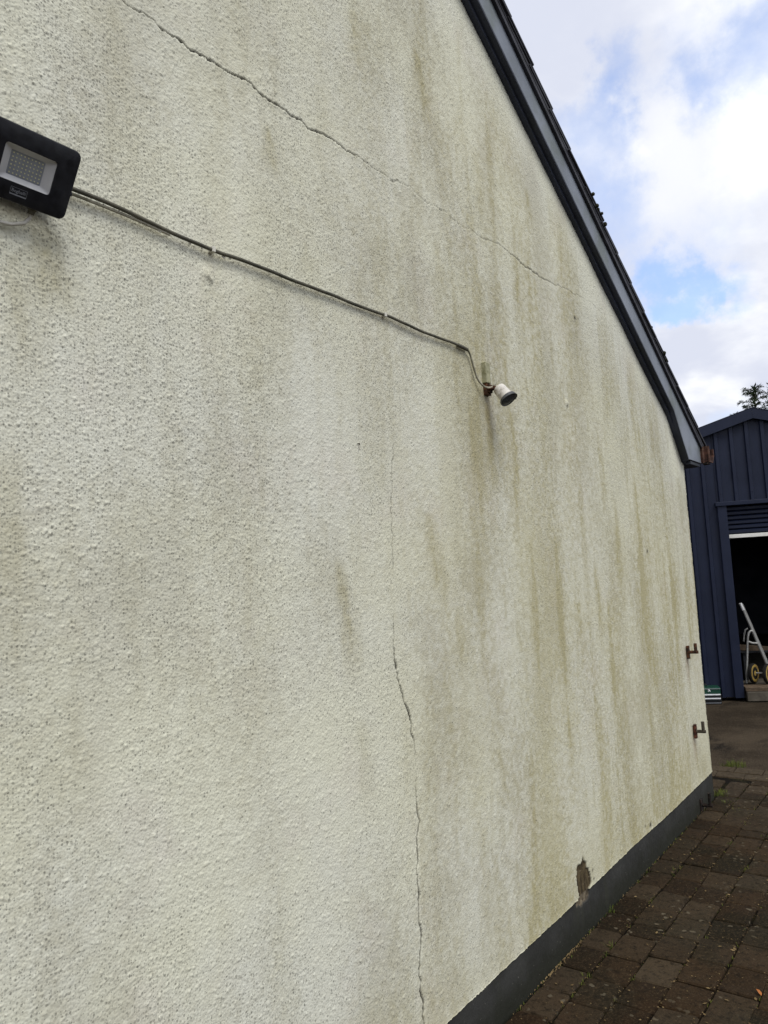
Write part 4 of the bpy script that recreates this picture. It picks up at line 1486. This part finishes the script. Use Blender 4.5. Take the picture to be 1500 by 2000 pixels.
gate_hook(5.212, 1.020, 'rusty brown iron gate hook, uppermost of three at the wall corner', M['rust'], M['rust'], 0.052, 0.058, 0.014, 0.042)
gate_hook(5.212, 0.512, 'red rusted plate with greyish gate hook, middle of three at wall corner', M['rust_red'], M['hook_grey'], 0.054, 0.064, 0.015, 0.044)
gate_hook(5.235, 0.040, 'blackened gate hook low down on the dark plinth near the ground', M['soot'], M['soot'], 0.060, 0.080, 0.024, 0.036, 0.0)

# ================================================================== SHED
SA = math.radians(-69.3325)
shed = thing('shed', 'navy profiled steel shed with open roller door behind the house', 'shed', (9.660, 0.629, 0.0), SA)
AU, AZ_, SL = 0.385, 3.275, 0.30             # apex position, height of cladding there, roof slope
UL, UR = -2.25, 3.02
SD = 7.0
roofz = lambda u: AZ_ - SL * abs(u - AU)
PITCH = 0.1720


def rib_profile(u0, u1):
    """(u, depth) points of the box-profile sheet between u0 and u1"""
    out = [(u0, 0.0)]
    k = math.floor((u0 + 0.036) / PITCH) - 1
    while True:
        c = -0.036 + k * PITCH + PITCH
        k += 1
        if c - 0.03 < u0:
            continue
        if c + 0.03 > u1:
            break
        out += [(c - 0.027, 0.0), (c - 0.019, -0.030), (c + 0.019, -0.030), (c + 0.027, 0.0)]
    out.append((u1, 0.0))
    return out


def sheet(u0, u1, zb, lap=0.0, yoff=0.0):
    pr = rib_profile(u0, u1)
    m = MB()
    # insert the apex
    pts = []
    for (a0, d0), (a1, d1) in zip(pr[:-1], pr[1:]):
        pts.append((a0, d0))
        if a0 < AU < a1:
            t = (AU - a0) / (a1 - a0)
            pts.append((AU, d0 + (d1 - d0) * t))
    pts.append(pr[-1])
    n = len(pts)
    vs = [(u, d - lap + yoff, zb) for u, d in pts] + [(u, d - lap + yoff, roofz(u)) for u, d in pts]
    vs += [(u, d - lap + yoff + 0.002, zb) for u, d in pts] + [(u, d - lap + yoff + 0.002, roofz(u)) for u, d in pts]
    fs = []
    for i in range(n - 1):
        fs += [(i, i + 1, n + i + 1, n + i), (2 * n + i + 1, 2 * n + i, 3 * n + i, 3 * n + i + 1), (i + 1, i, 2 * n + i, 2 * n + i + 1)]
    m.add(vs, fs)
    return m.build('cladding_sheet', M['clad'], shed)


DU0, DU1, DH = 0.010, 2.30, 2.275
sheet(-2.25, -1.126, 0.015)
sheet(-1.122, -0.088, 0.015)
sheet(-0.084, 0.946, 2.305)
sheet(0.950, 1.978, 2.305)
sheet(1.982, 2.40, 2.305)
sheet(2.404, 3.02, 0.015)
# screws along the bottom lap above the door
m = MB()
for k in range(14):
    c = -0.036 + k * PITCH
    m.lathe((c + 0.0, -0.030, 2.405), (0, -1, 0), [(0, 0.008), (0.003, 0.008), (0.004, 0.005), (0.008, 0.005)], 6)
sc_ = m.build('screws', M['clad'], shed)
sc_['kind'] = 'stuff'
# inner lining so that the shed is dark inside
m = MB()
m.prism([(UL, 0.02), (-0.085, 0.02), (-0.085, 2.30), (2.40, 2.30), (2.40, 0.02), (UR, 0.02), (UR, roofz(UR)), (AU, AZ_), (UL, roofz(UL))], 'y', 0.006, 0.03)
m.build('front_lining', M['inner'], shed)
m = MB()
m.box(UL, UL + 0.03, 0.032, SD, 0.0, roofz(UL))
m.build('side_wall', M['clad'], shed)
m = MB()
m.box(UR - 0.03, UR, 0.032, SD, 0.0, roofz(UR))
m.build('side_wall', M['clad'], shed)
m = MB()
m.prism([(UL, 0.0), (UR, 0.0), (UR, roofz(UR)), (AU, AZ_), (UL, roofz(UL))], 'y', SD + 0.002, SD + 0.03)
m.build('back_wall', M['clad'], shed)
for sgn in (0, 1):
    m = MB()
    if sgn == 0:
        m.prism([(UL - 0.08, roofz(UL) + 0.006 - 0.024), (AU - 0.001, AZ_ + 0.006), (AU - 0.001, AZ_ + 0.05), (UL - 0.08, roofz(UL) + 0.026)], 'y', -0.015, SD + 0.1)
    else:
        m.prism([(AU + 0.001, AZ_ + 0.006), (UR + 0.08, roofz(UR) + 0.006 - 0.024), (UR + 0.08, roofz(UR) + 0.026), (AU + 0.001, AZ_ + 0.05)], 'y', -0.015, SD + 0.1)
    m.build('roof_sheet', M['clad'], shed)
# verge flashings with a turned lower lip
for s_ in (-1, 1):
    ue = UL - 0.1 if s_ < 0 else UR + 0.1
    za, ze = AZ_, roofz(ue)
    a0 = AU + s_ * 0.0008
    m = MB()
    m.prism([(a0, za + 0.005), (ue, ze + 0.005), (ue, ze + 0.115), (a0, za + 0.115)], 'y', -0.062, -0.046)
    fo = m.build('verge_flashing', M['clad'], shed)
    m = MB()
    m.prism([(a0, za - 0.012), (ue, ze - 0.012), (ue, ze + 0.004), (a0, za + 0.004)], 'y', -0.078, -0.034)
    m.build('lip', M['clad'], fo)
    m = MB()
    m.prism([(a0, za + 0.116), (ue, ze + 0.116), (ue, ze + 0.122), (a0, za + 0.122)], 'y', -0.066, 0.12)
    m.build('capping', M['clad'], fo)
# door trims
m = MB()
m.box(-0.090, DU0, -0.042, 0.0, 0.010, 2.252)
m.box(-0.090, -0.084, -0.046, -0.042, 0.010, 2.252)
m.build('door_jamb', M['clad'], shed, bevel=0.002)
m = MB()
m.box(DU1, 2.402, -0.042, 0.0, 0.010, 2.252)
m.build('door_jamb', M['clad'], shed, bevel=0.002)
m = MB()
m.box(-0.110, 2.42, -0.060, 0.0, 2.254, 2.302)
m.build('door_header', M['clad'], shed, bevel=0.004)
# inner guide channel
m = MB()
m.box(DU0 - 0.05, DU0 + 0.004, 0.031, 0.13, 0.13, 2.6)
m.build('door_guide', M['inner'], shed)
# roller door, mostly wound up: slats and pale bottom rail
door = MB()
door.lathe((DU0 + 0.01, 0.22, 2.52), (1, 0, 0), [(0, 0.13), (DU1 - DU0 - 0.02, 0.13)], 20)
rd = door.build('roller_door', M['clad'], shed, smooth=True)
zz_ = 1.918
for k in range(9):
    m = MB()
    m.prism([(0.060, zz_ + 0.002), (0.046, zz_ + 0.012), (0.046, zz_ + 0.040), (0.060, zz_ + 0.050), (0.072, zz_ + 0.050), (0.072, zz_ + 0.002)], 'x', DU0 + 0.005, DU1 - 0.005)
    m.build('slat', M['clad'], rd)
    zz_ += 0.055
m = MB()
m.box(DU0 + 0.005, DU1 - 0.005, 0.034, 0.074, 1.868, 1.912)
m.build('bottom_rail', M['railwhite'], rd, bevel=0.004)
# floor slab and sill
m = MB()
m.box(UL + 0.04, UR - 0.04, 0.034, SD, 0.0, 0.118)
m.build('floor_slab', M['concrete'], shed)
m = MB()
m.box(0.030, DU1 - 0.02, -0.105, 0.033, -0.02, 0.090)
m.build('door_step', M['concrete'], shed, bevel=0.008)
m = MB()
m.box(0.022, DU1 - 0.02, -0.098, 0.15, 0.0935, 0.135)
m.build('sill_plank', M['timber'], shed, bevel=0.004)


def SW(u, y, z):
    ca, sa = math.cos(SA), math.sin(SA)
    return Vector((9.660 + u * ca - y * sa, 0.629 + u * sa + y * ca, z))


# ================================================================== HAND TRUCK in the doorway
TY = 0.34
ht = thing('hand_truck', 'aluminium folding hand truck with yellow wheels in the shed doorway', 'hand truck', SW(0.24, TY, 0.135), SA)


def tl_(u, y, z):
    return (u - 0.24, y - TY, z - 0.135)


m = MB()
for dy in (0.0, 0.20):
    m.tube([tl_(0.118 + dy * .2, 0.28 + dy, 1.060), tl_(0.20 + dy * .2, 0.29 + dy, 0.80), tl_(0.285 + dy * .2, 0.31 + dy, 0.53), tl_(0.375 + dy * .2, 0.33 + dy, 0.24)], 0.016, 10)
m.tube([tl_(0.118, 0.28, 1.055), tl_(0.158, 0.48, 1.055)], 0.016, 10)
m.build('frame', M['alu'], ht, smooth=True)
m = MB()
m.tube([tl_(0.108, 0.275, 1.085), tl_(0.136, 0.285, 1.0)], 0.0185, 10)
m.build('handle_grip', M['silver'], ht, smooth=True)
m = MB()
m.tube([tl_(x, y, z) for x, y, z in ((0.215, 0.27, 0.745), (0.195, 0.265, 0.755), (0.170, 0.26, 0.735), (0.152, 0.258, 0.68), (0.140, 0.256, 0.60), (0.118, 0.25, 0.40), (0.092, 0.245, 0.22), (0.088, 0.245, 0.137))], 0.013, 10)
m.build('support_leg', M['alu'], ht, smooth=True)
m = MB()
m.tube([tl_(x, y, z) for x, y, z in ((0.178, 0.36, 0.775), (0.150, 0.36, 0.76), (0.130, 0.36, 0.70), (0.118, 0.36, 0.62))], 0.010, 8)
m.tube([tl_(0.155, 0.27, 0.625), tl_(0.20, 0.28, 0.605), tl_(0.262, 0.30, 0.60)], 0.013, 8)
m.build('cross_brace', M['alu'], ht, smooth=True)
m = MB()
m.box(0.10, 0.24, -0.09, 0.20, -0.0, 0.010)
m.build('toe_plate', M['alu'], ht)
waxis = Vector((0.84, -0.54, 0.0)).normalized()
for (u, y) in ((0.176, 0.26), (0.318, 0.18)):
    c = Vector(tl_(u, y, 0.135 + 0.118))
    m = MB()
    prof = []
    R, rt = 0.100, 0.018
    m.lathe(c - waxis * 0.022, waxis, [(0.0, 0.100), (0.003, 0.109), (0.010, 0.116), (0.034, 0.116), (0.041, 0.109), (0.044, 0.100)], 28)
    wh = m.build('wheel', M['rubber'], ht, smooth=True)
    m = MB()
    m.lathe(c - waxis * 0.026, waxis, [(0.0, 0.020), (0.001, 0.034), (0.008, 0.042), (0.010, 0.060), (0.003, 0.074), (0.001, 0.094), (0.004, 0.103), (0.012, 0.104), (0.040, 0.104), (0.048, 0.103), (0.051, 0.094), (0.049, 0.074), (0.042, 0.060), (0.044, 0.042), (0.052, 0.02)], 28)
    m.build('rim', M['yellow'], wh, smooth=True)
    m = MB()
    m.lathe(c - waxis * 0.036, waxis, [(0, 0.006), (0.003, 0.011), (0.010, 0.011)], 12)
    m.build('hub_cap', M['rubber'], wh)
m = MB()
m.tube([tl_(0.18, 0.27, 0.253), tl_(0.345, 0.21, 0.253)], 0.010, 8)
m.build('axle', M['alu'], ht)

# clutter behind the truck
o = MB()
o.box(-0.25, 1.2, -0.011, 0.011, -0.035, 0.035)
pl = o.build('timber_rail', M['timber'], None, bevel=0.004)
pl.location = SW(0.30, 0.62, 0.505)
pl.rotation_euler = (0.0, 0.10, SA)
tag(pl, 'brown timber rail lying behind the hand truck in the shed', 'timber')
o = MB()
for (u0, u1) in ((-0.19, -0.15), (0.6, 0.64)):
    o.box(u0, u1, -0.20, 0.20, 0, 0.34)
o.box(-0.22, 1.0, -0.22, 0.22, 0.341, 0.362)
tr = o.build('trestle', M['inner'], None)
tr.location = SW(0.32, 0.78, 0.118)
tr.rotation_euler = (0, 0, SA)
tag(tr, 'low dark trestle standing inside the shed behind the hand truck', 'trestle')

# ================================================================== TOOLBOX
tbl = Vector((9.355, 0.870, 0.0))
tb = thing('toolbox', 'dark green toolbox with two bright drawer strips beside shed wall', 'toolbox', (9.372, 0.8, -0.03), SA + 0.04)
# local: x to the right (right end at 0), y back
TW_ = 0.47
m = MB()
m.box(-TW_, 0.0, 0.0, 0.19, 0.0, 0.112)
m.build('body', M['tbblack'], tb, bevel=0.004)
m = MB()
m.prism([(-0.004, 0.114), (-0.004, 0.178), (0.012, 0.190), (0.150, 0.196), (0.194, 0.186), (0.194, 0.114)], 'x', -TW_ - 0.003, -0.004)
lid = m.build('lid', M['tbgreen'], tb, bevel=0.004)
m = MB()
m.box(-TW_, -0.006, -0.008, -0.0045, 0.174, 0.181)
m.build('lid_lip', M['print'], lid)
for zb in (0.084, 0.040):
    m = MB()
    m.box(-TW_ + 0.012, -0.010, -0.012, -0.001, zb, zb + 0.034)
    d_ = m.build('drawer', M['tbblack'], tb, bevel=0.002)
    m = MB()
    m.prism([(-0.013, zb + 0.018), (-0.021, zb + 0.024), (-0.020, zb + 0.036), (-0.013, zb + 0.036)], 'x', -TW_ + 0.012, -0.010)
    m.build('drawer_strip', M['silver'], d_)
m = MB()
m.box(-TW_ + 0.01, -0.008, -0.010, -0.001, 0.014, 0.020)
m.build('base_trim', M['print'], tb)
m = MB()
for pts in ([(-0.012, 0.148, ), (-0.012, 0.170)], [(-0.012, 0.170), (0.004, 0.168)], [(-0.004, 0.160), (0.010, 0.160)], [(-0.004, 0.160), (0.012, 0.146)], [(-0.014, 0.144), (-0.006, 0.147)]):
    m.tube([(x - 0.125, -0.0055, z) for x, z in pts], 0.0024, 5)
m.build('emblem', M['silver'], lid)
m = MB()
m.tube([(-0.34, 0.10, 0.196), (-0.33, 0.10, 0.215), (-0.14, 0.10, 0.215), (-0.13, 0.10, 0.196)], 0.007, 8)
m.build('handle', M['tbblack'], lid, smooth=True)

# ================================================================== TREES
def conifer(name, label, base, height, seed, spread, bare_to=0.25, lean=(0, 0)):
    rn = random.Random(seed)
    t = thing(name, label, 'tree', base, 0, 'conifers behind the shed')
    tp = lambda f: Vector((lean[0] * f * f, lean[1] * f * f, height * f))
    m = MB()
    m.tube([tp(f) for f in (0, .1, .25, .45, .65, .85, .98)], [0.24, .20, .17, .12, .08, .04, .012], 10)
    m.build('trunk', M['bark'], t, smooth=True)
    br, lf_ = MB(), MB()
    nb = 70
    for i in range(nb):
        f = bare_to + (1 - bare_to) * (i / (nb - 1)) ** 0.8
        f = min(f, 0.985)
        L = spread * (1.02 - f) ** 0.75 * rn.uniform(0.55, 1.15) + 0.18
        az = i * 2.399 + rn.uniform(-.4, .4)
        rise = rn.uniform(0.25, 0.75) + 0.5 * f
        p = tp(f)
        pts = [p]
        nseg = 6
        for k in range(nseg):
            q = (k + 1) / nseg
            el = rise * (1 - 1.15 * q) + 0.10 * rn.uniform(-1, 1)
            step = L / nseg
            az += rn.uniform(-.12, .12)
            p = p + Vector((math.cos(az) * math.cos(el), math.sin(az) * math.cos(el), math.sin(el))) * step
            pts.append(p)
        br.tube(pts, [0.035 * (1 - f) + 0.012] + [0.022 * (1 - f) * (1 - k / nseg) + 0.006 for k in range(nseg)], 5, cap=False)
        # flat drooping sprays along the limb
        for k in range(1, nseg + 1):
            for _ in range(int(6 + 4 * rn.random())):
                a_ = az + rn.gauss(0, 0.9)
                o_ = pts[k] * 1.0 + (pts[k - 1] - pts[k]) * rn.random()
                sl_ = rn.uniform(0.07, 0.20) * (0.75 + 0.5 * (1 - f))
                el = rn.gauss(0.15, 0.45)
                d_ = Vector((math.cos(a_) * math.cos(el), math.sin(a_) * math.cos(el), math.sin(el)))
                s2 = d_.cross(Vector((rn.gauss(0, .5), rn.gauss(0, .5), 1))).normalized()
                wd = sl_ * rn.uniform(0.07, 0.13)
                dr = Vector((0, 0, -sl_ * 0.22))
                # a feathery spray: spine blade with side leaflets
                lf_.add([o_, o_ + d_ * sl_ * .45 + s2 * wd, o_ + d_ * sl_ + dr, o_ + d_ * sl_ * .5 - s2 * wd], [(0, 1, 2, 3)])
                for sg in (-1, 1):
                    b0 = o_ + d_ * sl_ * rn.uniform(.3, .6)
                    e_ = b0 + (d_ * .6 + s2 * sg).normalized() * sl_ * 0.55 + dr * .6
                    lf_.add([b0, b0 + (d_ * .6 + s2 * sg) * sl_ * .22 + d_ * wd * .7, e_, b0 + (d_ * .6 + s2 * sg) * sl_ * .22 - d_ * wd * .7], [(0, 1, 2, 3)])
    # leading shoot
    for _ in range(90):
        f = rn.uniform(0.88, 1.01)
        o_ = tp(f)
        a_ = rn.uniform(0, 6.28)
        el = rn.uniform(0.3, 1.3)
        sl_ = rn.uniform(0.10, 0.24)
        d_ = Vector((math.cos(a_) * math.cos(el), math.sin(a_) * math.cos(el), math.sin(el)))
        s2 = d_.cross(Vector((0.3, 0.2, 1))).normalized()
        lf_.add([o_, o_ + d_ * sl_ * .5 + s2 * sl_ * .12, o_ + d_ * sl_, o_ + d_ * sl_ * .5 - s2 * sl_ * .12], [(0, 1, 2, 3)])
    br.build('limbs', M['bark'], t)
    lf_.build('crown', M['conifer'], t)
    return t


def az_pt(deg, dist):
    a_ = math.radians(deg)
    return (dist * math.cos(a_), CAMY + dist * math.sin(a_), -0.03)


conifer('conifer_tree', 'feathery conifer with a bent tip showing above the shed ridge', az_pt(10.15, 25), 6.72, 5, 1.9, 0.3, (0.1, -0.25))
conifer('conifer_tree', 'fuller conifer at the right edge of the frame behind shed', az_pt(7.7, 26), 7.0, 9, 2.4, 0.25, (0.0, 0.1))
